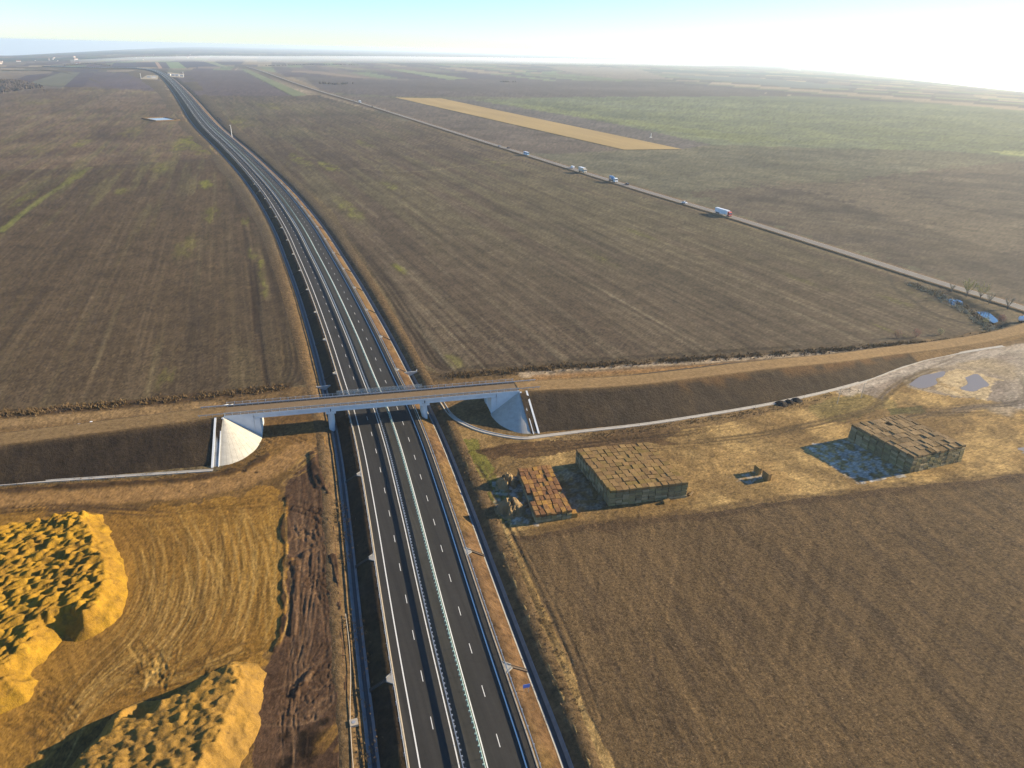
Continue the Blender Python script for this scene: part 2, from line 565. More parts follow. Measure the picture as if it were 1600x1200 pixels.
PARCELS = [([(617, 152.5), (690, 154), (1066, 233.5), (975, 234.5)], alb(190, 160, 104), 'pale yellow stubble strip lying across the brown fields')]
area([(470, 117), (560, 124), (735, 124.5), (1000, 127), (1250, 150.5), (900, 151.5), (640, 151), (505, 145)], alb(104, 90, 82), alb(98, 85, 78), r_far)
for P_, c_ in [([(282, 112), (378, 109), (457, 150), (302, 150), (272, 126)], alb(100, 84, 80)),
               ([(376, 108), (388, 109), (480, 149), (457, 150)], alb(132, 134, 92)),
               ([(447, 111), (500, 112), (583, 122), (560, 122)], alb(150, 128, 104)),
               ([(610, 109), (630, 109), (735, 123.5), (700, 124)], alb(140, 144, 100)),
               ([(500, 103), (520, 103), (575, 109), (560, 110)], alb(140, 130, 96)),
               ([(850, 103), (1000, 108), (1050, 125), (960, 123), (890, 113)], alb(142, 124, 104)),
               ([(1040, 118), (1180, 122), (1350, 137), (1250, 138)], alb(112, 112, 104)),
               ([(130, 136), (148, 113), (170, 112.5), (246, 121), (250, 143)], alb(104, 88, 86)),
               ([(100, 136), (124, 114), (148, 113), (130, 136)], alb(92, 78, 80)),
               ([(40, 132), (98, 113), (126, 113), (100, 136)], alb(118, 114, 92)),
               ([(10, 131), (42, 118), (78, 115), (42, 131)], alb(92, 78, 78)),
               ([(-80, 124), (0, 112), (92, 107), (78, 115), (0, 126)], alb(140, 122, 98)),
               ([(175, 105), (178, 98.5), (243, 97.5), (252, 105)], alb(84, 74, 80)),
               ([(242, 97.5), (247, 97.5), (254, 107), (248, 107)], alb(190, 150, 120)),
               ([(247, 97.5), (259, 97.5), (266, 107), (254, 107)], alb(92, 80, 82)),
               ([(259, 97.5), (279, 97.5), (291, 107), (266, 107)], alb(138, 150, 104)),
               ([(279, 97.5), (318, 96.5), (343, 104), (291, 106)], alb(84, 76, 84)),
               ([(318, 96.5), (334, 97), (356, 105), (343, 104)], alb(150, 150, 112)),
               ([(310, 104.5), (345, 104.5), (345, 106.5), (308, 106.5)], alb(150, 130, 112)),
               ([(168, 110.5), (215, 110), (200, 112.5), (166, 112.5)], alb(160, 140, 112))]:
    area(P_, c_, c_ * 0.92, r_far)
    PARCELS.append((P_, c_, None))

# west field
fa1 = [(-700, 760), (-300, 672), (0, 640), (200, 623), (430, 604), (520, 600), (440, 440), (395, 330), (335, 250), (0, 267), (-500, 292)]
fa2 = [(-500, 292), (0, 267), (335, 250), (345, 230), (300, 175), (268, 146), (240, 142), (130, 136), (60, 139), (0, 146), (-500, 200)]
area(fa1, alb(100, 82, 58), alb(88, 71, 50), fa, vary=0.25, nz=big)
area(fa2, alb(116, 96, 72), alb(106, 85, 63), fa, vary=0.3, nz=mid)
strip([(-100, 275), (0, 268), (150, 264), (230, 256), (335, 249)], 16, alb(84, 70, 52), 0.75, ragged=3)
# thin crop rows showing green in streaks along the drilling direction
ua, va = rot(MW_ANG + 0.02)
gsA = fbm(ua / 150, va / 7, 61, 4) * 0.62 + big * 0.38
k = (sstep(0.52, 0.68, gsA) * (reg == fa) * (0.15 + 0.35 * sstep(350, 900, R_)))[:, None]
col[:] = col * (1 - k) + alb(126, 116, 72)[None] * k
lt = fbm(ua / 260, va / 1.6, 63, 4)
k = (sstep(0.58, 0.72, lt) * (reg == fa) * 0.28)[:, None]
col[:] = col * (1 - k) + alb(138, 116, 84)[None] * k
dk = fbm(ua / 240, va / 26, 66, 3)
k = (sstep(0.55, 0.68, dk) * (reg == fa) * 0.3)[:, None]
col[:] = col * (1 - k) + alb(76, 64, 48)[None] * k
strip([(0, 218), (60, 190), (130, 166), (190, 142)], 7, alb(150, 132, 96), 0.75, ragged=1.5)
strip([(0, 362), (60, 315), (125, 272), (140, 262)], 3.5, alb(150, 150, 70), 0.6, ragged=1.2)
strip([(395, 560), (412, 600), (400, 520), (392, 440), (385, 380), (368, 310), (345, 262)][2:], 1.6, alb(60, 48, 36), 0.8, dz=-0.15)
strip([(418, 606), (408, 540), (402, 470), (396, 410)], 1.6, alb(60, 48, 36), 0.7, dz=-0.15)
for o_ in (0, 7, 16, 24):
    strip([(330 + o_ * .35, 255), (372 + o_ * .5, 320), (415 + o_ * .62, 410), (437 + o_ * .8, 500), (446 + o_, 560), (440 + o_ * 1.1, 590), (424 + o_, 606)], 1.3, alb(66, 54, 40), 0.65, dz=-0.12, ragged=0.3)
def blob(px, py, rx, ry, c, a, seed, thr=0.45, ang=None):
    p = at(px, py)
    an = MW_ANG if ang is None else ang
    dx = X - p[0]; dy = Y - p[1]
    uu = dx * math.cos(an) + dy * math.sin(an); vv = -dx * math.sin(an) + dy * math.cos(an)
    i = np.nonzero((np.abs(uu) < rx * 2.2) & (np.abs(vv) < ry * 2.2))[0]
    if not len(i): return
    g = np.exp(-(uu[i] / rx) ** 2 - (vv[i] / ry) ** 2)
    nzv = fbm(uu[i] / (rx * 0.35), vv[i] / (ry * 0.3), seed, 4)
    sp_ = fbm(uu[i] / 9.0, vv[i] / np.maximum(1.2, CELL[i] * 0.8), seed + 50, 3) if a < 0.9 else 0.7
    k = (sstep(thr, thr + 0.4, g * 0.8 + nzv * 0.45 - 0.12) * a * sstep(0.25, 0.7, sp_))[:, None]
    col[i] = col[i] * (1 - k) + np.asarray(c)[None] * k
GR = alb(132, 128, 52)
for q, (bx, by, rx, ry, a) in enumerate([(300, 222, 130, 40, .8), (318, 236, 60, 16, .75), (322, 288, 38, 9, .85), (118, 276, 70, 9, .75), (70, 232, 80, 12, .5), (130, 222, 90, 14, .5), (205, 205, 120, 22, .4),
                                         (190, 298, 30, 8, .45), (408, 415, 40, 3.5, .7), (413, 450, 24, 3, .6), (384, 345, 25, 4, .5), (40, 310, 60, 8, .4), (140, 140, 200, 40, .35), (330, 335, 40, 9, .45), (290, 385, 50, 10, .3), (260, 590, 16, 5, .35), (60, 160, 150, 40, .3), (395, 395, 26, 4, .5), (250, 262, 60, 12, .4)]):
    blob(bx, by, rx, ry, GR, a, 200 + q)

# middle field
fbP = [(690, 584), (648, 560), (610, 470), (520, 330), (440, 262), (380, 205), (330, 166), (300, 149), (456, 150), (498, 149), (560, 166), (690, 207), (820, 249), (1000, 303), (1141, 346), (1300, 397), (1420, 436), (1462, 458), (1500, 490), (1530, 517), (1480, 528), (1200, 551), (1000, 563), (800, 575), (720, 581)]
area(fbP, alb(104, 88, 67), alb(92, 76, 58), fb, vary=0.25, nz=big)
ub, vb = rot(CR_ANG)
lt = fbm(ub / 200, vb / 2.2, 71, 5, 0.6) * 0.75 + big * 0.25
k = (sstep(0.52, 0.68, lt) * (reg == fb) * 0.36)[:, None]
col[:] = col * (1 - k) + alb(138, 122, 92)[None] * k
dk = fbm(ub / 420, vb / 22, 72, 3)
k = (sstep(0.53, 0.66, dk) * (reg == fb) * 0.4)[:, None]
col[:] = col * (1 - k) + alb(80, 68, 52)[None] * k
ga = fbm(ub / 200, vb / 14, 74, 4) * 0.55 + fbm(X / 330, Y / 330, 75, 2) * 0.45
k = (sstep(0.50, 0.66, ga) * (reg == fb) * 0.32 * sstep(330, 620, R_))[:, None]
col[:] = col * (1 - k) + alb(120, 112, 74)[None] * k
for q, (bx, by, rx, ry, a) in enumerate([(512, 260, 60, 14, .85), (610, 290, 40, 10, .6), (625, 420, 20, 4, .8), (550, 330, 50, 10, .5), (370, 190, 160, 26, .6), (420, 165, 200, 30, .45), (1000, 365, 30, 6, .4), (780, 255, 60, 10, .4), (470, 250, 80, 14, .5), (710, 565, 14, 5, .5), (940, 405, 40, 5, .4), (570, 225, 70, 12, .4), (1260, 440, 30, 6, .3), (540, 320, 60, 9, .4), (1438, 462, 14, 4, .85), (1400, 470, 18, 5, .5), (1390, 516, 14, 3, .5)]):
    blob(bx, by, rx, ry, GR, a, 300 + q, ang=CR_ANG)
strip([(700, 259), (560, 255), (480, 262)], 8, alb(84, 72, 54), 0.4, ragged=2)
strip([(800, 252), (720, 260), (640, 268), (560, 262)], 5, alb(150, 132, 98), 0.4, ragged=2)
# wheel marks along the middle field's edges
for o_ in (0, 9, 17):
    strip([(300 + o_ * .3, 152), (372 + o_ * .3, 205), (442 + o_ * .5, 272), (520 + o_ * .7, 350), (590 + o_, 440), (650 + o_, 530), (688 + o_, 576), (750, 576 - o_ * .3), (1000, 560 - o_ * .25), (1250, 543 - o_ * .2)], 1.2, alb(66, 55, 40), 0.7, dz=-0.12, ragged=0.3)
strip([(1390, 430), (1398, 450), (1420, 465), (1460, 490), (1520, 508)], 1.6, alb(62, 54, 44), 0.7)
strip([(1466, 494), (1500, 503), (1535, 512)], 1.4, alb(62, 54, 44), 0.6)
strip([(1080, 415), (860, 400), (720, 360), (560, 330)], 3, alb(84, 72, 54), 0.35, ragged=1)

def drill(rid, ang, n, c, seed, lo, hi, wmin, wmax, a):
    rs_ = np.random.default_rng(seed)
    cand = np.nonzero((reg == rid) & (R_ > lo) & (R_ < hi))[0]
    for j in rs_.choice(cand, n):
        L = rs_.uniform(40, 190) * (0.5 + R_[j] / 700.0); t = np.linspace(-.5, .5, 6)
        bend = rs_.uniform(-.006, .006)
        px_ = X[j] + t * L * math.cos(ang + bend); py_ = Y[j] + t * L * math.sin(ang + bend)
        strip(np.column_stack([px_, py_]), rs_.uniform(wmin, wmax) * (0.6 + R_[j] / 600.0), c, a * rs_.uniform(.3, 1), px=False, sm=False, ragged=0.5, edge=0.5)
drill(fb, CR_ANG, 170, alb(144, 128, 98), 5, 260, 1300, 0.6, 1.3, 0.42)
drill(fb, CR_ANG, 60, alb(74, 62, 48), 6, 260, 1200, 0.8, 2.0, 0.5)
drill(fa, MW_ANG + 0.02, 100, alb(134, 116, 80), 7, 260, 1300, 0.6, 1.3, 0.32)
drill(fa, MW_ANG + 0.02, 50, alb(70, 58, 44), 8, 260, 1200, 0.8, 2.0, 0.45)
drill(fc, CR_ANG + 0.45, 60, alb(132, 122, 96), 9, 450, 1400, 1.0, 2.0, 0.35)
# ground between the middle field and the approach bank
gb = [(640, 570), (690, 586), (720, 582), (1000, 564), (1200, 552), (1480, 529), (1530, 518), (1600, 515), (2300, 470), (2300, 640), (1560, 545), (1200, 640), (850, 680), (700, 668), (640, 600)]
area(gb, alb(150, 118, 74), alb(120, 94, 60), 0, warp=2)
strip([(690, 588), (860, 574), (1000, 567), (1200, 554), (1400, 540), (1500, 533), (1545, 520)], 9, alb(98, 80, 56), 0.8, ragged=3)
strip([(820, 586), (1000, 573), (1180, 560), (1390, 544), (1475, 539)], 5, alb(205, 178, 140), 0.75, ragged=1.2)
strip([(840, 590), (1000, 578), (1200, 565)], 4, alb(166, 122, 72), 0.7, ragged=1.5)
strip([(860, 583), (1100, 569), (1300, 555), (1450, 545)], 2, alb(100, 80, 56), 0.6, ragged=1)
# left of the motorway behind the bank
area([(-700, 770), (-300, 676), (0, 642), (200, 625), (430, 605), (510, 602), (520, 660), (330, 690), (0, 720), (-700, 860)], alb(138, 108, 68), alb(112, 88, 56), 0, warp=2)
strip([(-200, 684), (0, 662), (150, 649), (330, 634)], 7, alb(160, 128, 84), 0.8, ragged=1)
strip([(-200, 668), (0, 648), (150, 635), (300, 620), (440, 606)], 7, alb(86, 66, 44), 0.85, ragged=2)

# --- straw yard
feP = [(690, 664), (850, 684), (1000, 665), (1200, 631), (1330, 602), (1450, 560), (1560, 541), (1700, 530), (2400, 440), (2400, 660), (1600, 741), (1250, 778), (1100, 800), (900, 823), (805, 840), (870, 990), (962, 1215), (1010, 1500), (940, 1500), (886, 1200), (800, 930), (740, 780), (702, 690)]
area(feP, alb(176, 140, 84), alb(140, 110, 66), fe, warp=1.5)
kk = sstep(0.46, 0.62, fbm(X / 16, Y / 16, 81, 4))
k = (kk * (reg == fe) * 0.65)[:, None]
col[:] = col * (1 - k) + alb(204, 166, 102)[None] * k
kk = sstep(0.5, 0.62, fbm(X / 11 + 5, Y / 11, 83, 4))
k = (kk * (reg == fe) * 0.45)[:, None]
col[:] = col * (1 - k) + alb(112, 88, 54)[None] * k
area([(712, 684), (745, 686), (770, 730), (800, 790), (800, 836), (782, 800), (750, 750)], alb(118, 116, 44), None, None, warp=3, alpha=0.75)
area([(1260, 640), (1330, 612), (1380, 606), (1400, 640), (1300, 660)], alb(128, 116, 62), None, None, warp=5, alpha=0.5)
area([(1390, 640), (1440, 634), (1445, 645), (1395, 650)], alb(84, 84, 46), None, None, warp=2, alpha=0.8)
area([(740, 700), (880, 688), (1010, 672), (1060, 690), (900, 706), (820, 716), (770, 716)], alb(104, 76, 48), alb(80, 58, 38), None, warp=4, alpha=0.85)
area([(850, 685), (1000, 667), (1200, 634), (1260, 622), (1200, 646), (1040, 684), (900, 700)], alb(118, 92, 60), None, None, warp=3, alpha=0.7)
# wet mud at the right
mud = alb(150, 134, 122)
area([(1400, 585), (1450, 566), (1600, 545), (1760, 530), (1760, 610), (1600, 640), (1545, 625), (1440, 612)], alb(150, 134, 116), alb(190, 166, 124), None, warp=5, alpha=0.9)
area([(1440, 592), (1500, 572), (1560, 590), (1545, 625), (1470, 612)], alb(214, 184, 132), None, None, warp=5, alpha=0.8)
area([(1330, 598), (1400, 575), (1450, 558), (1570, 541), (1570, 552), (1460, 572), (1400, 600), (1375, 625), (1350, 615)], alb(138, 122, 104), alb(170, 150, 128), None, warp=2, alpha=0.9)
strip([(1318, 612), (1360, 598), (1400, 582), (1460, 568), (1530, 555), (1600, 543), (1700, 530)], 6.5, alb(196, 178, 152), 0.75, ragged=1.6)
strip([(1590, 548), (1600, 575), (1602, 605), (1590, 628), (1560, 640)], 8, alb(186, 168, 142), 0.6, ragged=2.5)
def tracks(g1, g2, n, w, c, alpha, dz, seed, berm=0.0, jit=6, gauge=2.1, pair=True):
    """wheel tracks between two guide lines"""
    rs = random.Random(seed)
    A, _ = spline(ats(g1), 4.0); B, _ = spline(ats(g2), 4.0)
    m_ = 24
    A = A[np.linspace(0, len(A) - 1, m_).astype(int)]; B = B[np.linspace(0, len(B) - 1, m_).astype(int)]
    for q in range(n):
        t = rs.random(); rs_f = rs.uniform(.15, .5); rs_g = rs.uniform(.12, .45)
        a0 = rs.randint(0, 12); a1 = m_ - rs.randint(0, 12)
        sh = np.array([rs.uniform(-1, 1), rs.uniform(-1, 1)]) * jit * 0.2
        wob = np.array([[math.sin(i * rs_f + q), math.cos(i * rs_g + 2 * q)] for i in range(m_)]) * jit * 0.16
        B2 = rs.uniform(-.25, .25)
        tv = np.clip(t + B2 * np.linspace(-1, 1, m_), -.1, 1.1)[:, None]
        L = (A * (1 - tv) + B * tv + sh + wob)[a0:a1]
        if len(L) < 4: continue
        tg = np.gradient(L, axis=0); tg /= np.linalg.norm(tg, axis=1)[:, None] + 1e-9
        nn = np.stack([-tg[:, 1], tg[:, 0]], 1)
        for sgn in ((-0.5, 0.5) if pair else (0,)):
            cc = c[rs.randrange(len(c))]
            strip(L + nn * gauge * sgn, w * rs.uniform(0.7, 1.3), cc, alpha * rs.uniform(0.35, 0.9), dz=dz * rs.uniform(0.15, 0.75), px=False, berm=berm * rs.uniform(0.2, 0.8), sm=False, edge=0.5)
TD = [alb(96, 76, 48), alb(110, 88, 56), alb(86, 66, 42)]
TL = [alb(190, 150, 88), alb(96, 76, 48), alb(104, 80, 50)]
tracks([(720, 700), (760, 760), (800, 850), (860, 990), (930, 1180)], [(748, 720), (790, 800), (822, 870), (886, 1000), (968, 1210)], 7, 0.5, TD, 0.75, -0.14, 5, berm=0.05, jit=2)
tracks([(1060, 690), (1180, 664), (1300, 650), (1360, 625), (1390, 590), (1450, 562)], [(900, 712), (1150, 690), (1320, 655), (1380, 640), (1420, 600), (1560, 545)], 8, 0.6, TD, 0.7, -0.14, 6, berm=0.05, jit=8)
tracks([(850, 695), (950, 682), (1060, 672), (1180, 650)], [(760, 712), (900, 706), (1040, 690), (1150, 668)], 9, 0.6, [alb(70, 52, 34), alb(92, 70, 44)], 0.75, -0.2, 7, berm=0.1, jit=8)
tracks([(1560, 560), (1585, 600), (1590, 625), (1520, 632), (1400, 648)], [(1590, 545), (1640, 590), (1620, 630), (1530, 640), (1320, 672)], 10, 0.7, [alb(120, 104, 88), alb(150, 132, 112), alb(96, 82, 66)], 0.75, -0.2, 8, berm=0.12, jit=8)
tracks([(1385, 595), (1410, 625), (1450, 640), (1560, 634)], [(1370, 610), (1400, 640), (1440, 650), (1580, 650)], 7, 0.6, TD, 0.7, -0.15, 9, berm=0.08, jit=8)
tracks([(1450, 566), (1520, 600), (1560, 620)], [(1480, 600), (1440, 604), (1470, 625)], 8, 0.7, TL, 0.7, -0.15, 19, berm=0.1, jit=10)
tracks([(1100, 700), (1250, 700), (1290, 740), (1560, 735)], [(1100, 780), (1240, 772), (1400, 762), (1600, 735)], 9, 0.5, TD, 0.35, -0.05, 10, jit=8)
tracks([(830, 700), (800, 722), (775, 745), (775, 790)], [(860, 716), (790, 735), (768, 760), (770, 800)], 4, 0.5, TD, 0.6, -0.1, 12, jit=3)
# frost that the sun has not reached yet, beside the stacks
frost = alb(205, 205, 196)
def frosty(P, a, seed):
    i = np.nonzero(in_poly(X + warpx * 3, Y + warpy * 3, ats(P)))[0]
    f = fbm(X[i] / 1.6, Y[i] / 1.6, seed, 4)
    k = (sstep(0.42, 0.6, f) * a)[:, None]
    col[i] = col[i] * (1 - k * 1) + frost[None] * k
frosty([(1256, 695), (1325, 686), (1424, 742), (1345, 758), (1330, 752)], 0.55, 31)
frosty([(1140, 746), (1182, 734), (1204, 746), (1160, 756)], 0.4, 32)
frosty([(766, 754), (812, 744), (842, 820), (800, 822), (776, 806)], 0.35, 33)
frosty([(858, 735), (904, 728), (955, 792), (895, 804)], 0.16, 34)

# --- stubble field
fdP = [(805, 840), (900, 823), (1100, 800), (1250, 778), (1600, 741), (2400, 660), (2800, 1000), (2400, 1600), (1010, 1600), (962, 1215), (870, 990)]
area(fdP, alb(122, 97, 64), alb(100, 79, 52), fd, warp=1.2, vary=0.2, nz=big)
ud, vd = rot(math.radians(105))
dk = fbm(ud / 18, vd / 2.4, 91, 5, 0.6) * 0.7 + fbm(X / 45, Y / 45, 92, 3) * 0.3
k = (sstep(0.50, 0.63, dk) * (reg == fd) * 0.42)[:, None]
col[:] = col * (1 - k) + alb(74, 60, 46)[None] * k
ltd = fbm(ud / 30, vd / 3, 93, 5, 0.6)
k = (sstep(0.52, 0.70, ltd) * (reg == fd) * 0.25)[:, None]
col[:] = col * (1 - k) + alb(134, 106, 68)[None] * k
strip([(808, 838), (900, 825), (1100, 802), (1250, 780), (1600, 744), (2000, 700)], 5, alb(82, 62, 42), 0.6, ragged=1.5)
i = np.nonzero(reg == fd)[0]
zadd[i] += 0.10 * (fine[i] - 0.5) + 0.14 * (fbm(ud[i] / 2.6, vd[i] / 0.9, 94, 3) - 0.5) * np.exp(-CELL[i] / 1.0)

# --- construction yard
fyP = [(-900, 900), (-300, 800), (0, 762), (200, 748), (333, 736), (410, 700), (470, 668), (512, 660), (530, 760), (552, 930), (570, 1080), (590, 1260), (620, 1600), (-1200, 1600)]
area(fyP, alb(136, 102, 54), alb(112, 84, 46), fy, warp=1)
area([(-500, 900), (0, 800), (160, 800), (300, 776), (425, 762), (449, 790), (447, 960), (424, 1015), (345, 1050), (180, 1130), (60, 1240), (-200, 1500), (-900, 1500)], alb(184, 134, 52), alb(160, 116, 50), None, warp=10, alpha=0.72)
kk = sstep(0.48, 0.60, fbm(X / 7, Y / 7, 101, 4))
sandm = in_poly(X, Y, ats([(-500, 900), (0, 800), (160, 800), (300, 776), (425, 762), (449, 790), (447, 960), (424, 1015), (345, 1050), (180, 1130), (60, 1240), (-200, 1500), (-900, 1500)]))
k = (kk * sandm * 0.4)[:, None]
col[:] = col * (1 - k) + alb(128, 94, 42)[None] * k
strip([(-500, 850), (-200, 806), (0, 782), (150, 775), (280, 766), (370, 752), (430, 728), (470, 700), (495, 668)], 8.5, alb(164, 124, 74), 0.9, ragged=0.8)
strip([(-400, 800), (0, 768), (150, 759), (300, 748), (380, 733), (420, 710)], 2.6, alb(74, 54, 34), 0.85, dz=0.35, ragged=1.6)
area([(450, 762), (480, 706), (512, 690), (530, 760), (552, 930), (570, 1080), (592, 1280), (610, 1500), (360, 1500), (400, 1140), (415, 1040), (440, 1000)], alb(104, 78, 56), alb(82, 60, 42), None, warp=2)
strip([(449, 778), (445, 820), (447, 860), (443, 905), (445, 940), (440, 990), (430, 1015)], 1.5, alb(58, 42, 30), 0.8, dz=0.32, ragged=1.7)
strip([(462, 880), (460, 940), (456, 990)], 1.4, alb(46, 34, 24), 0.8, dz=0.3, ragged=0.9)
for P_, w_ in [([(488, 708), (492, 735), (499, 760)], 2.0), ([(500, 745), (512, 770)], 1.2), ([(520, 868), (528, 895), (535, 930), (534, 950)], 1.6), ([(476, 866), (484, 860)], 1.8), ([(463, 1085), (478, 1060), (484, 1052)], 1.6)]:
    strip(P_, w_, alb(46, 34, 26), 0.85, dz=0.4, ragged=0.8)
for bx, by, rx in [(505, 1128, 2.2), (487, 1150, 4.6), (470, 1160, 4.0), (444, 1150, 2.2), (478, 1180, 4.0), (448, 1192, 3.0), (463, 1136, 1.6), (540, 1172, 1.4), (381, 736, 1.6), (400, 738, 1.3)]:
    blob(bx, by, rx, rx * 0.8, alb(34, 26, 18), 0.95, int(bx), thr=0.5, ang=0.2)
for bx, by, rx in [(520, 1150, 6), (470, 835, 3.2), (458, 880, 4), (560, 1110, 2.5), (550, 1190, 3)]:
    blob(bx, by, rx, rx * 0.6, alb(172, 128, 56), 0.6, int(bx), ang=1.2)
SD = [alb(112, 80, 34), alb(132, 94, 40), alb(96, 70, 34)]
SL = [alb(206, 164, 92), alb(196, 154, 80), alb(112, 80, 34)]
inner = [(178, 806), (208, 850), (213, 920), (184, 985), (120, 1050), (55, 1140), (10, 1210)]
outer = [(330, 790), (340, 860), (335, 940), (300, 1010), (220, 1060), (150, 1110), (80, 1220)]
tracks(inner, outer, 46, 0.32, SD, 0.42, -0.04, 41, berm=0.03, jit=6)
tracks(inner, outer, 40, 0.3, SL, 0.5, 0.03, 42, jit=6)
tracks([(300, 785), (330, 850), (340, 930), (310, 1010), (250, 1060)], [(440, 780), (444, 860), (441, 940), (428, 1000), (370, 1036)], 36, 0.32, SD, 0.42, -0.04, 43, berm=0.03, jit=6)
tracks([(300, 785), (330, 850), (340, 930), (310, 1010), (250, 1060)], [(440, 780), (444, 860), (441, 940), (428, 1000), (370, 1036)], 34, 0.3, SL, 0.5, 0.03, 44, jit=6)
tracks([(200, 800), (300, 782), (400, 770)], [(190, 812), (300, 800), (430, 800)], 8, 0.5, SD, 0.6, -0.1, 45, jit=4)
tracks([(190, 1040), (260, 1060), (330, 1030), (420, 1000)], [(150, 1110), (230, 1080), (330, 1050), (420, 1024)], 16, 0.5, SD + SL, 0.6, -0.10, 46, berm=0.05, jit=6)
tracks([(215, 1010), (230, 1040), (236, 1080)], [(330, 1010), (300, 1050), (262, 1072)], 14, 0.5, SD + SL, 0.6, -0.10, 47, berm=0.05, jit=5)
tracks([(0, 1120), (60, 1140), (80, 1200)], [(60, 1070), (120, 1110), (130, 1150)], 9, 0.5, SD, 0.55, -0.1, 48, jit=6)
MU = [alb(72, 52, 36), alb(134, 104, 74), alb(86, 62, 42)]
tracks([(480, 712), (470, 800), (465, 900), (455, 1000), (430, 1100), (410, 1200)], [(508, 760), (528, 860), (540, 960), (550, 1060), (560, 1200)], 44, 0.45, MU, 0.5, -0.09, 51, berm=0.05, jit=9)
tracks([(455, 790), (500, 800), (510, 840)], [(455, 810), (480, 850), (500, 870)], 10, 0.6, MU, 0.7, -0.22, 52, berm=0.14, jit=6)
tracks([(460, 870), (500, 880), (530, 900)], [(470, 930), (510, 940), (530, 980)], 12, 0.5, MU, 0.6, -0.14, 53, berm=0.07, jit=9)
tracks([(420, 1080), (470, 1060), (520, 1000)], [(430, 1120), (490, 1115), (540, 1070)], 12, 0.5, MU, 0.6, -0.12, 54, berm=0.06, jit=9)
tracks([(440, 740), (470, 715), (495, 690)], [(452, 762), (480, 740), (505, 720)], 10, 0.5, MU + SL, 0.5, -0.12, 55, berm=0.08, jit=4)
tracks([(-100, 800), (80, 790), (200, 792), (240, 800)], [(-100, 815), (80, 796), (210, 803), (280, 806)], 8, 0.45, [alb(84, 62, 40)], 0.75, -0.15, 56, berm=0.06, jit=2)
tracks([(410, 668), (420, 690), (450, 700)], [(430, 655), (440, 675), (470, 690)], 5, 0.6, MU, 0.8, -0.3, 57, berm=0.15, jit=2)
# under and beside the overpass: raw earth
area([(405, 650), (500, 640), (512, 668), (540, 700), (470, 690), (410, 705)], alb(150, 112, 60), alb(112, 84, 50), None, warp=2, alpha=0.8)
i = np.nonzero((reg == fy) | (reg == 0))[0]
zadd[i] += (0.28 * (fbm(X[i] / 2.4, Y[i] / 2.4, 111, 4) - 0.5) * (1 - 0.5 * sandm[i])) * np.exp(-CELL[i] / 2.0)
i = np.nonzero(reg == fe)[0]
zadd[i] += (0.22 * (fbm(X[i] / 2.0, Y[i] / 2.0, 112, 4) - 0.5)) * np.exp(-CELL[i] / 2.0)
wet = in_poly(X + warpx * 6, Y + warpy * 6, ats([(1400, 585), (1450, 566), (1600, 545), (1760, 530), (1760, 610), (1600, 640), (1545, 625), (1440, 612)]))
zadd[wet] *= 0.45
# broad gentle waves in everything
zadd += 0.5 * (fbm(X / 120, Y / 120, 131, 3) - 0.5) * sstep(460, 700, R_)
# --- pond hollow and creek
pond_line = [(1470, 455), (1492, 470), (1515, 480), (1545, 490), (1556, 505)]
strip(pond_line, 9, alb(84, 74, 62), 0.85, dz=-1.0, ragged=2)
strip([(1556, 505), (1554, 520), (1549, 528)], 4, alb(80, 68, 56), 0.8, dz=-1.0, ragged=1)
area([(1420, 440), (1470, 445), (1600, 495), (1600, 510), (1555, 522), (1525, 515), (1470, 470)], alb(116, 102, 78), alb(96, 84, 64), None, warp=4, alpha=0.75)
strip([(1425, 444), (1460, 462), (1500, 478), (1540, 505)], 2.5, alb(50, 42, 40), 0.7, ragged=1.2)
# --- verge and ditch of the country road
crz = np.interp(0, [0], [0])
d_, s_, a_ = seg_dist(X, Y, CR, 40)
vg = (1 - sstep(5.5, 9.5 + CELL * 0.3, d_ + (fine - .5) * 2))[:, None] * 0.85
vg = np.where(np.isfinite(d_)[:, None], vg, 0)
col[:] = col * (1 - vg) + (alb(136, 112, 82)[None] * (0.8 + 0.4 * fine)[:, None]) * vg
ddk = np.where(np.isfinite(d_), np.exp(-((d_ - 7.0) / (1.0 + 0.3 * CELL)) ** 2), 0) * (s_ > 0) * 0.7
col[:] = col * (1 - ddk[:, None]) + alb(84, 64, 48)[None] * ddk[:, None]
zadd -= 0.7 * ddk * np.exp(-CELL / 12)
# --- sink the ground under the motorway corridor
dm, sm_, am = seg_dist(X, Y, MW, 70 + 40)
zr_at = np.interp(am, MW_S, MW_Z)
lim = lip(zr_at) - 0.2
sink = np.where(np.isfinite(dm), 1 - sstep(lim - 1.4, lim, dm), 0)
sink_far = np.where(np.isfinite(dm) & (CELL > 1.5), 1 - sstep(lim - 0.5, lim + 0.5, dm), 0)
Z = land(X, Y) + zadd * (1 - np.maximum(sink, sink_far))
Z = Z - np.maximum(sink * 4.0, sink_far * 7.0)

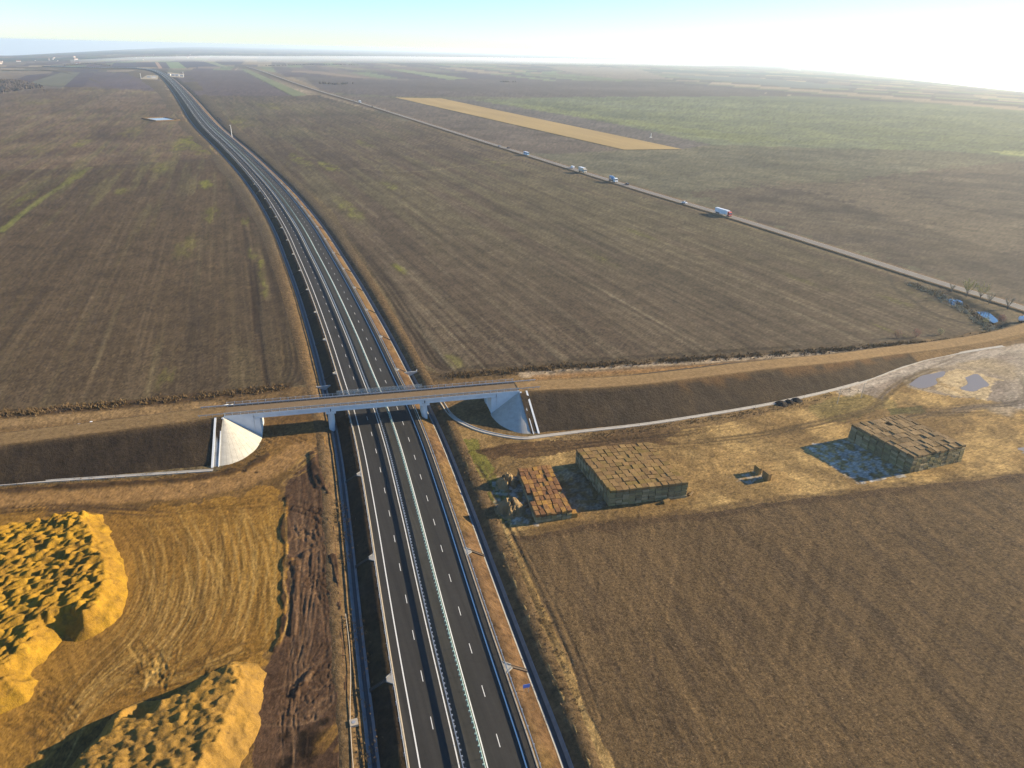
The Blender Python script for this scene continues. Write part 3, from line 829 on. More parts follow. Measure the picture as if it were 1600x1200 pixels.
# clods and crumbs too small for the sheet to carry as shape
col *= (1 + 0.12 * np.clip(rng.standard_normal(N), -2.5, 2.5) * np.where(R_ > 2500, 0.35, np.where(R_ < 330, 1.7, 1.2)))[:, None]
col *= (1 + 0.5 * (fbm(X / np.maximum(CELL * 3.2, 0.9), Y / np.maximum(CELL * 3.2, 0.9), 141, 2) - 0.5))[:, None]
col = np.clip(col, 0.004, 0.85)
idx = np.arange(N).reshape(NR, NC)
Fq = np.stack([idx[:-1, :-1], idx[:-1, 1:], idx[1:, 1:], idx[1:, :-1]], -1).reshape(-1, 4)
freg = reg[Fq[:, 0]]
V3 = np.stack([X, Y, Z], 1)
ground_objs = {}
for rid in range(len(REG)):
    f = Fq[freg == rid]
    if len(f) == 0: continue
    used, inv = np.unique(f.ravel(), return_inverse=True)
    me = mesh_np(REG[rid], V3[used], inv.reshape(-1, 4), REGMAT[rid], True, col[used])
    o = link(REG[rid], me)
    tag(o, REGLAB[rid], None, None, 'structure')
    ground_objs[rid] = o

# the rest of the plain round the viewer, coarser
thb = np.radians(np.linspace(AZ, 360 - AZ, 110)); rb = np.concatenate([[1.0], np.geomspace(8, rows[-1], 60)])
RB, TB = np.meshgrid(rb, thb, indexing='ij')
xb = (RB * np.sin(TB)).ravel(); yb = (RB * np.cos(TB)).ravel()
cb = alb(110, 94, 66)[None] * (0.8 + 0.4 * fbm(xb / 200, yb / 200, 3, 4))[:, None]
ib = np.arange(RB.size).reshape(RB.shape)
Fb = np.stack([ib[:-1, :-1], ib[:-1, 1:], ib[1:, 1:], ib[1:, :-1]], -1).reshape(-1, 4)
zb = land(xb, yb)
tag(link('farmland', mesh_np('farmland', np.stack([xb, yb, zb], 1), Fb, m_rough, True, cb)), 'brown farmland stretching away on all other sides', None, None, 'structure')
# ------------------------------------------------------------------ motorway
def mw_pts(off, dz, i0=0, i1=None, outer=False):
    """points along the motorway at an offset from its centre; outer: dz is above the land, else above the road"""
    i1 = len(MW) if i1 is None else i1
    P = MW[i0:i1]; Nn = MW_N[i0:i1]
    o = off[i0:i1, None] if hasattr(off, '__len__') else off
    xy = P + Nn * o
    zz = dz[i0:i1] if hasattr(dz, '__len__') else dz
    base = MW_BASE[i0:i1] + (0 if outer else MW_Z[i0:i1])
    return np.column_stack([xy, base + zz])

def sweep(lines, name, mat, smooth=False, col_=None, parent=None):
    """surface through parallel lines of points"""
    L = np.stack(lines, 1)                     # (n, k, 3)
    n, k, _ = L.shape
    ii = np.arange(n * k).reshape(n, k)
    Fx = np.stack([ii[:-1, :-1], ii[:-1, 1:], ii[1:, 1:], ii[1:, :-1]], -1).reshape(-1, 4)
    return link(name, mesh_np(name, L.reshape(-1, 3), Fx, mat, smooth, col_), parent)

def asphalt(name, base, lanes=True):
    m, n, l, b = nt(name)
    geo = n.new('ShaderNodeNewGeometry')
    mp = n.new('ShaderNodeMapping'); mp.vector_type = 'TEXTURE'
    mp.inputs['Rotation'].default_value = (0, 0, MW_ANG); mp.inputs['Scale'].default_value = (60, 1.1, 1)
    l.new(geo.outputs['Position'], mp.inputs['Vector'])
    f1 = noise_n(l, n, mp.outputs['Vector'], 1.0, 4, 0.6)
    f2 = noise_n(l, n, geo.outputs['Position'], 1.2, 7, 0.75)
    f3 = noise_n(l, n, geo.outputs['Position'], 0.05, 3, 0.6)
    rg = n.new('ShaderNodeRGB'); rg.outputs[0].default_value = (*base, 1)
    c = mulc(l, n, rg.outputs[0], ramp(l, n, f1, 0.3, 0.7, 0.74, 1.26))
    c = mulc(l, n, c, ramp(l, n, f2, 0.3, 0.7, 0.84, 1.16))
    c = mulc(l, n, c, ramp(l, n, f3, 0.3, 0.7, 0.88, 1.12))
    l.new(c, b.inputs['Base Color'])
    b.inputs['Roughness'].default_value = 0.85
    b.inputs['Specular IOR Level'].default_value = 0.25
    return m

m_asph = asphalt('new_asphalt', (0.024, 0.0225, 0.020))
m_median = asphalt('median_paving', (0.032, 0.031, 0.026))
m_paint = plain('road_paint', (0.62, 0.61, 0.57), 0.6, 0.10, 3.0, 0.2)
m_kerb = plain('kerb_concrete', (0.34, 0.29, 0.22), 0.85, 0.15, 1.2, 0.1)
m_conc = plain('cast_concrete', (0.34, 0.34, 0.33), 0.85, 0.16, 0.7, 0.15, bump=0.1)
m_concw = plain('pale_concrete', (0.66, 0.65, 0.62), 0.85, 0.12, 0.35, 0.15)
m_chan = plain('channel_concrete', (0.17, 0.17, 0.165), 0.9, 0.25, 0.5, 0.1)
m_flume = plain('muddy_flume_concrete', (0.07, 0.055, 0.042), 0.9, 0.2, 1.0, 0.1)
m_steel = plain('galvanised_steel', (0.42, 0.43, 0.43), 0.45, 0.12, 2.0, 0.5, metal=0.55)
m_steelg = plain('green_coated_steel', (0.34, 0.47, 0.40), 0.55, 0.12, 2.0, 0.4, metal=0.15)
m_chanfloor = plain('dark_channel_floor', (0.030, 0.030, 0.030), 0.6, 0.3, 0.8, 0.3)
m_slope = ground_mat('bank_soil', None, grain=0.65, gs=0.55, bump=0.9, bd=0.5)

IN_R, IN_L, DASH, OUT_L, EDGE, OUT_R = 1.95, 2.5, 5.75, 9.45, 11.25, 11.75
nmw = len(MW)
for sgn, side in ((-1, 'left'), (1, 'right')):
    a, b = (2.15, EDGE) if sgn > 0 else (-EDGE, -2.15)
    offs = np.linspace(a, b, 7)
    cw = sweep([mw_pts(o, 0.0) for o in offs], 'carriageway', m_asph, True)
    tag(cw, f'{side} asphalt carriageway of the motorway with white lane dashes', None, None, 'structure')
    for nm, o, w in (('edge_line', OUT_L, 0.26), ('edge_line', IN_L, 0.24)):
        o_ = o * sgn
        sweep([mw_pts(o_ - w / 2, 0.008), mw_pts(o_ + w / 2, 0.008)], nm, m_paint, parent=cw)
    # lane dashes, three metres every twelve
    dm_ = MB(); dm_.add([(-0.075, -1.5, 0), (0.075, -1.5, 0), (0.075, 1.5, 0), (-0.075, 1.5, 0)], [(0, 1, 2, 3)])
    dash_me = dm_.mesh('lane_dash', m_paint)
    s_ = 3.0 + (5 if sgn > 0 else 0)
    while s_ < 1500:
        x = np.interp(s_, MW_S, MW[:, 0]); y = np.interp(s_, MW_S, MW[:, 1])
        nx = np.interp(s_, MW_S, MW_N[:, 0]); ny = np.interp(s_, MW_S, MW_N[:, 1])
        z = np.interp(s_, MW_S, MW_BASE + MW_Z)
        o = link('lane_dash', dash_me, cw)
        o.location = (x + nx * DASH * sgn, y + ny * DASH * sgn, z + 0.009)
        o.rotation_euler = (0, 0, math.atan2(ny, nx))
        s_ += 12.0
    # asphalt kerb bead along the outer edge
    e = EDGE * sgn; w = 0.34 * sgn
    ks = [mw_pts(e, -0.02), mw_pts(e + w * 0.15, 0.09), mw_pts(e + w * 0.8, 0.10), mw_pts(e + w, -0.06)]
    if sgn < 0: ks = ks[::-1]
    tag(sweep(ks, 'kerb', m_kerb), f'pale kerb bead along the {side} edge of the motorway', None, None, 'structure')
med = sweep([mw_pts(o, z) for o, z in ((-2.15, -0.004), (-1.0, -0.03), (0, -0.05), (1.0, -0.03), (2.15, -0.004))], 'median_strip', m_median, True)
tag(med, 'paved median strip between the two carriageways', None, None, 'structure')

# banks, lined ditches and outer banks
FT = foot(MW_Z); LP = lip(MW_Z)
for sgn, side in ((-1, 'left'), (1, 'right')):
    def P(o, z, outer=False): return mw_pts(np.asarray(o) * sgn * np.ones(nmw), np.asarray(z) * np.ones(nmw), outer=outer)
    nz1 = (fbm(MW_S / 7, MW_S * 0, 5 + sgn, 3) - 0.5)
    nz2 = (fbm(MW_S / 5, MW_S * 0 + 4, 8 + sgn, 3) - 0.5)
    k0 = EDGE + 0.3
    sh = np.full(nmw, 12.9)
    L = [P(k0, -0.03), P(k0 + 0.7, -0.05 + nz1 * 0.05), P(sh + nz1 * 0.5, -0.10)]
    toe = -1.02
    for t in (0.25, 0.5, 0.75, 1.0):
        o = sh + (FT - sh) * t + nz2 * (0.5 if t < 1 else 0.05)
        zz = (MW_Z - 0.10) * (1 - t) + toe * t + nz1 * 0.25 * (t < 1)
        L.append(P(o, zz, True))
    warm = alb(108, 81, 53); dark = alb(96, 74, 50)
    kc = np.stack(L, 1).reshape(-1, 3)
    nn_ = fbm(kc[:, 0] / 3, kc[:, 1] / 3, 31, 4); n2_ = fbm(kc[:, 0] / 14, kc[:, 1] / 14, 33, 3)
    tt = np.tile(np.array([0, 0.1, 0.3, 0.6, 0.8, 0.9, 1.0]), nmw)
    cc = (alb(104, 80, 54)[None] * (1 - tt)[:, None] + warm[None] * tt[:, None]) * (0.45 + 1.1 * nn_)[:, None]
    kg = (sstep(0.5, 0.62, n2_) * 0.5)[:, None]
    cc = cc * (1 - kg) + alb(122, 96, 54)[None] * kg
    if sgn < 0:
        cc = cc * 0.35 + alb(54, 50, 42)[None] * 0.3  # left bank darkened and greyed: its shade is put into the colour
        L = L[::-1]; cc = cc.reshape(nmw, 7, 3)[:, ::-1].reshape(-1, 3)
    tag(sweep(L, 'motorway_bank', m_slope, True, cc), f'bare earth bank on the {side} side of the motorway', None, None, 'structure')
    C_ = [P(FT + 0.05, toe - 0.0, True), P(FT + 0.75, toe - 0.62, True), P(FT + 1.35, toe - 0.66, True), P(FT + 2.05, toe - 0.02, True), P(FT + 2.25, toe - 0.02, True)]
    if sgn < 0: C_ = C_[::-1]
    tag(sweep(C_, 'drainage_channel', m_chan), f'concrete lined drainage ditch at the foot of the {side} motorway bank', None, None, 'structure')
    bed = [P(FT + 0.62, toe - 0.49, True), P(FT + 1.05, toe - 0.57, True), P(FT + 1.48, toe - 0.51, True)]  # narrow dark strip laid along the ditch floor
    if sgn < 0: bed = bed[::-1]
    tag(sweep(bed, 'channel_floor_strip', m_chanfloor), f'dark strip on the floor of the {side} motorway ditch', None, None, 'structure')
    gl = MW_CELL * 1.3 + 1.2
    B_ = [P(FT + 2.2, toe - 0.04, True), P(FT + 3.5 + nz2 * 0.5, -0.45 + nz1 * 0.2, True), P(LP + nz2 * 0.7, 0.02 + nz1 * 0.1, True), P(LP + 0.6 + gl * 0.4, 0.12, True), P(LP + 0.6 + gl, 0.03 - 0.02 * MW_CELL, True), P(LP + 1.0 + gl * 1.6, -0.4, True)]
    kc = np.stack(B_, 1).reshape(-1, 3)
    fk_ = np.repeat(sstep(1.0, 3.5, MW_CELL), 6)[:, None]
    cc = (alb(124, 98, 64)[None] * (1 - fk_) + alb(102, 87, 64)[None] * fk_) * (0.65 + 0.7 * fbm(kc[:, 0] / 3, kc[:, 1] / 3, 35, 4))[:, None]
    if sgn < 0: B_ = B_[::-1]; cc = cc.reshape(nmw, 6, 3)[:, ::-1].reshape(-1, 3)
    tag(sweep(B_, 'ditch_bank', m_slope, True, cc), f'earth bank rising from the {side} ditch to the field', None, None, 'structure')

def mw_at(s, off=0.0):
    x = np.interp(s, MW_S, MW[:, 0]); y = np.interp(s, MW_S, MW[:, 1])
    nx = np.interp(s, MW_S, MW_N[:, 0]); ny = np.interp(s, MW_S, MW_N[:, 1])
    z = np.interp(s, MW_S, MW_BASE); zr = np.interp(s, MW_S, MW_Z)
    return np.array([x + nx * off, y + ny * off]), np.array([nx, ny]), z, zr

# guardrails: a W beam on posts
def guardrail(off, z0, z1, face, mat, label):
    root = empty('guardrail', (MW[0, 0], MW[0, 1], MW_BASE[0] + MW_Z[0]))
    tag(root, label, 'guardrail', 'motorway guardrails')
    org = np.array(root.location)
    h = z1 - z0
    f = 0.05 * face
    prof = [(0, z0), (f, z0 + h * 0.2), (0, z0 + h * 0.45), (0, z0 + h * 0.55), (f, z0 + h * 0.8), (0, z1), (-f * 1.6, z1), (-f * 1.6, z0), (0, z0)]
    ls = [mw_pts(off + a, b) - org for a, b in prof]
    sweep(ls, 'beam', mat, False, None, root)
    pv = []; pf = []
    s_ = 1.0
    while s_ < 1300:
        x = np.interp(s_, MW_S, MW[:, 0]); y = np.interp(s_, MW_S, MW[:, 1])
        nx = np.interp(s_, MW_S, MW_N[:, 0]); ny = np.interp(s_, MW_S, MW_N[:, 1])
        z = np.interp(s_, MW_S, MW_BASE + MW_Z)
        o = off - face * 0.20
        cx, cy = x + nx * o - org[0], y + ny * o - org[1]
        b0 = len(pv)
        for zz in (z - 0.3 - org[2], z + z1 - 0.04 - org[2]):
            for a, b in ((-0.06, -0.05), (0.06, -0.05), (0.06, 0.05), (-0.06, 0.05)):
                pv.append((cx + nx * a - ny * b, cy + ny * a + nx * b, zz))
        pf += [(b0, b0 + 1, b0 + 5, b0 + 4), (b0 + 1, b0 + 2, b0 + 6, b0 + 5), (b0 + 2, b0 + 3, b0 + 7, b0 + 6), (b0 + 3, b0, b0 + 4, b0 + 7), (b0 + 4, b0 + 5, b0 + 6, b0 + 7)]
        # spacer block between post and beam
        b0 = len(pv)
        for zz in (z + z0 - org[2], z + z1 - 0.02 - org[2]):
            for a, b in ((0.0, -0.1), (0.20 * face, -0.1), (0.20 * face, 0.1), (0.0, 0.1)):
                pv.append((cx + nx * a - ny * b, cy + ny * a + nx * b, zz))
        pf += [(b0 + 4, b0 + 5, b0 + 6, b0 + 7), (b0, b0 + 1, b0 + 5, b0 + 4), (b0 + 2, b0 + 3, b0 + 7, b0 + 6)]
        s_ += 4.0
    if abs(off) < 5:
        s_ = 1.6
        while s_ < 500:                       # block-outs behind the median beams
            p_, n_, zb_, zr_ = mw_at(s_, off - face * 0.08)
            b0 = len(pv); tx, ty = -n_[1], n_[0]
            for zz in (zb_ + zr_ + z0 + 0.12 - org[2], zb_ + zr_ + z1 + 0.01 - org[2]):
                for a, b in ((0.0, -0.12), (-0.30 * face, -0.12), (-0.30 * face, 0.12), (0.0, 0.12)):
                    pv.append((p_[0] + n_[0] * a + tx * b - org[0], p_[1] + n_[1] * a + ty * b - org[1], zz))
            pf += [(b0 + 4, b0 + 5, b0 + 6, b0 + 7), (b0, b0 + 1, b0 + 5, b0 + 4), (b0 + 1, b0 + 2, b0 + 6, b0 + 5), (b0 + 2, b0 + 3, b0 + 7, b0 + 6)]
            s_ += 1.34
    ps = link('posts', mesh_np('posts', np.array(pv), np.array(pf), mat), root)
    ps['kind'] = 'stuff'
    return root
guardrail(-OUT_R, 0.50, 0.95, 1, m_steel, 'galvanised guardrail along the outer left shoulder of the motorway')
guardrail(-IN_R, 0.60, 1.02, -1, m_steel, 'galvanised guardrail on the left edge of the median')
guardrail(IN_R, 0.72, 1.15, 1, m_steelg, 'greenish guardrail on the right edge of the median')
guardrail(OUT_R, 0.55, 1.0, -1, m_steel, 'galvanised guardrail along the outer right shoulder of the motorway')

def mw_station(px, py, z=1.2):
    p = at(px, py, z)
    return MW_S[np.argmin(np.hypot(MW[:, 0] - p[0], MW[:, 1] - p[1]))]

# concrete drain chutes: a funnel at the road edge and a flume down the bank
m_funnel = plain('chute_concrete', (0.27, 0.26, 0.235), 0.8, 0.12, 1.5, 0.15)
def drain_chute(s, sgn, label):
    p, nrm, zb, zr = mw_at(s, EDGE * sgn)
    rz = math.atan2(nrm[1] * sgn, nrm[0] * sgn)
    root = empty('drain_chute', (p[0], p[1], zb + zr), rz)
    tag(root, label, 'drain chute', 'drain chutes down the motorway banks')
    w = 1.5
    mb = MB()
    # funnel: raised rim around a shallow tapering floor
    fl = [(0.35, -w, 0.02), (0.35, w, 0.02), (1.75, 0.3, -0.02), (1.75, -0.3, -0.02)]
    mb.add(fl, [(0, 3, 2, 1)])
    for y0, y1 in ((-1, -1), (1, 1)):
        a = (0.35, w * y0, 0); b = (1.9, 0.3 * y0, 0)
        q = 0.24 * y0
        mb.add([(a[0], a[1], -0.1), (b[0], b[1], -0.15), (b[0], b[1] + q, -0.15), (a[0], a[1] + q, -0.1),
                (a[0], a[1], 0.17), (b[0], b[1], 0.12), (b[0], b[1] + q, 0.12), (a[0], a[1] + q, 0.17)],
               [(4, 5, 6, 7), (0, 1, 5, 4), (1, 2, 6, 5), (2, 3, 7, 6), (3, 0, 4, 7)])
    mb.build('funnel', m_funnel, root)
    fb_ = MB()
    x1 = foot(zr) - EDGE
    z1 = -1.02 - zr
    a, b = (1.75, 0.0), (x1 + 0.3, z1 + 0.05)
    for y0, y1, h in ((-0.3, 0.3, -0.03), (-0.42, -0.3, 0.13), (0.3, 0.42, 0.13)):
        fb_.add([(a[0], y0, a[1] + h), (a[0], y1, a[1] + h), (b[0], y1, b[1] + h), (b[0], y0, b[1] + h),
                 (a[0], y0, a[1] - 0.2), (a[0], y1, a[1] - 0.2), (b[0], y1, b[1] - 0.2), (b[0], y0, b[1] - 0.2)],
                [(0, 3, 2, 1), (0, 1, 5, 4), (1, 2, 6, 5), (2, 3, 7, 6), (3, 0, 4, 7)])
    fb_.build('flume', m_flume, root)
    return root
ORD = ['nearest', 'second', 'third', 'fourth', 'fifth', 'sixth', 'seventh', 'eighth', 'ninth', 'tenth', 'eleventh', 'twelfth', 'thirteenth', 'fourteenth', 'fifteenth', 'sixteenth']
chl = [mw_station(x + 84, y) for x, y in [(609, 1051)]] + [mw_station(x + 74, y) for x, y in [(579, 861)]] + [mw_station(x + 64, y) for x, y in [(555, 735)]]
st = [mw_station(690, 1010) - 5, mw_station(655, 858), mw_station(623, 735)]
dx_ = 38.0
q = st[-1] + 2 * dx_ + 4
while len(st) < 16:
    st.append(q); q += dx_ * 1.02
for j, s_ in enumerate(st):
    drain_chute(s_, -1, f'{ORD[j]} concrete drain chute from the camera on the left motorway bank')
    if j not in (2,):
        drain_chute(s_ - 3, 1, f'{ORD[j] if j < 2 else ORD[j - 1]} concrete drain chute from the camera on the right motorway bank')
# ------------------------------------------------------------------ approach banks of the overpass
m_dark = ground_mat('dark_topsoil', None, grain=0.45, gs=1.0, bump=0.7, bd=0.35, fleck=0.12, fcol=(0.3, 0.24, 0.16))
def approach(pts, name, label, right):
    P, S_ = spline(np.array(pts), 1.6)
    xy = P[:, :2]; zc = P[:, 2]
    t = np.gradient(xy, axis=0); t /= np.linalg.norm(t, axis=1)[:, None]
    n = np.stack([-t[:, 1], t[:, 0]], 1)
    k = 2.15
    offs = []
    zs = []
    hw = 4.25
    frac = [1, .9, .75, .6, .45, .3, .15, 0.05]
    for f in frac: offs.append(-(hw + k * zc * f)); zs.append(zc * (1 - f) - (0.25 if f == 1 else 0))
    for o, dz in ((-hw, 0.0), (-3.4, 0.06), (-1.2, 0.10), (1.2, 0.10), (3.4, 0.06), (hw, 0.0)):
        offs.append(np.full(len(zc), o)); zs.append(zc + dz)
    for f in frac[::-1]: offs.append(hw + k * zc * f); zs.append(zc * (1 - f) - (0.25 if f == 1 else 0))
    L = []
    for j, (o, z) in enumerate(zip(offs, zs)):
        q = xy + n * np.asarray(o)[:, None]
        slope_row = (1 <= j <= 7) or (14 <= j <= 20)
        jit = (fbm(q[:, 0] / 2.5, q[:, 1] / 2.5, 150, 3) - 0.5) * (0.45 if slope_row else 0.06) * np.minimum(1, zc / 3)
        L.append(np.column_stack([q, z + jit]))
    A = np.stack(L, 1)
    m_, kk = A.shape[:2]
    flat = A.reshape(-1, 3)
    n1 = fbm(flat[:, 0] / 1.8, flat[:, 1] / 1.8, 151, 4); n2 = fbm(flat[:, 0] / 11, flat[:, 1] / 11, 152, 3)
    dk = alb(64, 52, 39) if not right else alb(76, 63, 48)
    n3 = fbm(np.tile(S_[:, None], (1, kk)).ravel() / 1.5, np.tile(np.arange(kk), m_) * 0.35, 156, 4)
    c = dk[None] * (0.42 + 0.65 * n1 + 0.5 * n3)[:, None]
    kk_ = (sstep(0.52, 0.66, n2) * 0.4)[:, None]
    c = c * (1 - kk_) + alb(94, 76, 54)[None] * kk_ * (0.6 + 0.8 * n1)[:, None]
    row = np.tile(np.arange(kk), m_)
    road = (row >= 8) & (row <= 13)
    tanc = alb(150, 120, 78) if not right else alb(160, 128, 84)
    c[road] = tanc[None] * (0.85 + 0.3 * n1[road])[:, None]
    wheel = (row == 9) | (row == 12)
    c[wheel] *= 1.08
    if right:
        top = np.isin(row, (5, 6, 7)) & (np.tile(S_[:, None], (1, kk)).ravel() > 50)
        ka = (sstep(0.40, 0.62, fbm(flat[:, 0] / 5, flat[:, 1] / 5, 157, 3)) * 0.5 * np.where(row == 7, 1, np.where(row == 6, .7, .35)))[top][:, None]
        c[top] = c[top] * (1 - ka) + alb(150, 106, 56)[None] * ka
        lowend = (np.tile(zc[:, None], (1, kk)).ravel() < 2.6) & ~road
        c[lowend] = alb(132, 104, 68)[None] * (0.7 + 0.6 * n1[lowend])[:, None]
    edge = np.isin(row, (7, 8, 13, 14))
    c[edge] = c[edge] * 0.5 + (alb(112, 88, 58)[None] * (0.8 + 0.4 * n1[edge])[:, None]) * 0.5
    ii = np.arange(m_ * kk).reshape(m_, kk)
    Fx = np.stack([ii[:-1, :-1], ii[:-1, 1:], ii[1:, 1:], ii[1:, :-1]], -1).reshape(-1, 4)[:, ::-1]
    F3 = Fx.reshape(m_ - 1, kk - 1, 4)
    rd = F3[:, 8:13].reshape(-1, 4); sl = np.concatenate([F3[:, :8].reshape(-1, 4), F3[:, 13:].reshape(-1, 4)])
    for nm, ff, mt, lb in ((name + '_road', rd, m_rough, 'tan dirt road on top of ' + label), (name + '_bank', sl, m_dark, 'dark topsoil slope of ' + label)):
        us, inv = np.unique(ff.ravel(), return_inverse=True)
        tag(link(nm, mesh_np(nm, flat[us], inv.reshape(-1, 4), mt, True, c[us])), lb, None, None, 'structure')
approach(APL, 'approach', 'the left approach bank of the overpass', False)
approach(APR, 'approach', 'the right approach bank of the overpass', True)

def channel(P, w, mat, name, label, px=True, h=0.22):
    P = ats(P) if px else np.asarray(P, float)
    Q, _ = spline(P, 1.5)
    t = np.gradient(Q, axis=0); t /= np.linalg.norm(t, axis=1)[:, None]
    n = np.stack([t[:, 1], -t[:, 0]], 1)
    L = []
    for o, z in ((-w * .62, -0.1), (-w * .55, h), (-w * .4, h + 0.02), (-w * .2, 0.06), (w * .2, 0.06), (w * .4, h + 0.02), (w * .55, h), (w * .62, -0.1)):
        L.append(np.column_stack([Q + n * o, np.full(len(Q), z)]))
    o = sweep(L, name, mat)
    return tag(o, label, None, None, 'structure')
m_chan2 = plain('foot_channel_concrete', (0.36, 0.33, 0.28), 0.9, 0.2, 0.6, 0.1)
channel([(-420, 803), (-200, 775), (0, 757.5), (150, 747), (333, 735)], 1.2, m_chan2, 'foot_channel', 'pale concrete channel along the foot of the left approach bank')
channel([(690, 628), (706, 650), (735, 667), (770, 678), (815, 685), (846, 682), (920, 673), (1000, 664), (1100, 649), (1200, 632), (1270, 617), (1330, 602), (1372, 587), (1410, 573), (1450, 561), (1510, 550), (1568, 541)], 1.5, m_chan2, 'foot_channel', 'pale curved concrete channel along the foot of the right approach bank')

# ------------------------------------------------------------------ overpass
BL = float(np.linalg.norm(BR_B - BR_A))
br = empty('overpass_bridge', (BR_A[0], BR_A[1], 0.0), math.atan2(BR_DIR[1], BR_DIR[0]))
tag(br, 'pale concrete overpass carrying a dirt road across the motorway on two piers', 'bridge')
m_brc = plain('bridge_concrete', (0.56, 0.58, 0.585), 0.8, 0.10, 0.4, 0.15)
m_brcb = plain('slope_paving_concrete', (0.37, 0.35, 0.30), 0.85, 0.16, 0.6, 0.12)
m_deck = plain('deck_dirt', tuple(alb(146, 122, 92)), 0.95, 0.16, 0.5, 0.05)
m_walk = plain('deck_sidewalk', (0.10, 0.095, 0.088), 0.9, 0.15, 0.6, 0.1)
m_black = plain('rubber_black', (0.02, 0.02, 0.02), 0.8, 0.1, 2, 0.2)
X0, X1 = 9.3, 92.5
# deck slab with edge beams, carried by girders
d = MB(); d.box(0.0, BL, 0.9, BR_W - 0.9, BR_Z - 0.32, BR_Z - 0.02); d.build('carriageway', m_deck, br)
for y0, y1, nm in ((0.0, 0.9, 'sidewalk'), (BR_W - 0.9, BR_W, 'sidewalk')):
    d = MB(); d.box(0.0, BL, y0 + 0.25, y1 - (0 if y0 == 0 else 0.25), BR_Z - 0.3, BR_Z + 0.10); d.build(nm, m_walk, br)
    d = MB(); yy = y0 if y0 == 0 else y1 - 0.25
    d.box(0.0, BL, yy, yy + 0.25, BR_Z - 0.45, BR_Z + 0.16); d.build('edge_beam', m_brc, br)
for gi, y0 in enumerate((0.12, 2.2, 4.3, 6.4, BR_W - 0.72)):
    for a, b in ((X0 + 0.15, 34.15), (34.45, 66.45), (66.75, X1 - 0.15)):
        g_ = MB()
        g_.prism([(y0, BR_Z - 0.45), (y0 + 0.6, BR_Z - 0.45), (y0 + 0.6, BR_Z - 0.6), (y0 + 0.42, BR_Z - 0.75), (y0 + 0.42, BR_Z - 1.25), (y0 + 0.6, BR_Z - 1.4), (y0 + 0.6, BR_Z - 1.6), (y0, BR_Z - 1.6), (y0, BR_Z - 1.4), (y0 + .05, BR_Z - 1.25), (y0 + .05, BR_Z - .75), (y0, BR_Z - 0.6)][::-1], 'x', a, b)
        g_.build('girder', m_brc, br)
zc_ = BR_Z - 1.62
for xp in (34.3, 66.6):
    p_ = empty('pier', (xp, 0, 0), 0, br)
    c_ = MB(); c_.prism([(-1.7, zc_ - 0.95), (1.7, zc_ - 0.95), (1.7, zc_ - 0.08), (-1.7, zc_ - 0.08)], 'y', 0.35, BR_W - 0.35); c_.build('pier_cap', m_brc, p_)
    w_ = MB()
    for n_ in range(1):
        ol = []
        for k in range(9):
            a = math.pi + math.pi * k / 8
            ol.append((math.cos(a) * 1.05, 2.0 + math.sin(a) * 1.2))
        for k in range(9):
            a = math.pi * k / 8
            ol.append((math.cos(a) * 1.05, BR_W - 2.0 + math.sin(a) * 1.2))
        w_.prism(ol, 'z', -1.5, zc_ - 0.95)
    w_.build('pier_wall', m_brc, p_)
    for y0 in (0.42, 2.5, 4.6, 6.7, BR_W - 0.42):
        for dxp in (-0.75, 0.75):
            q_ = MB(); q_.box(dxp - 0.25, dxp + 0.25, y0 - 0.2, y0 + 0.2, zc_ - 0.08, zc_ + 0.02); q_.build('bearing', m_black, p_)
    q_ = MB(); q_.box(-0.13, 0.13, 0.02, BR_W - 0.02, zc_ + 0.1, BR_Z - 0.46); q_.build('joint_filler', m_black, p_)

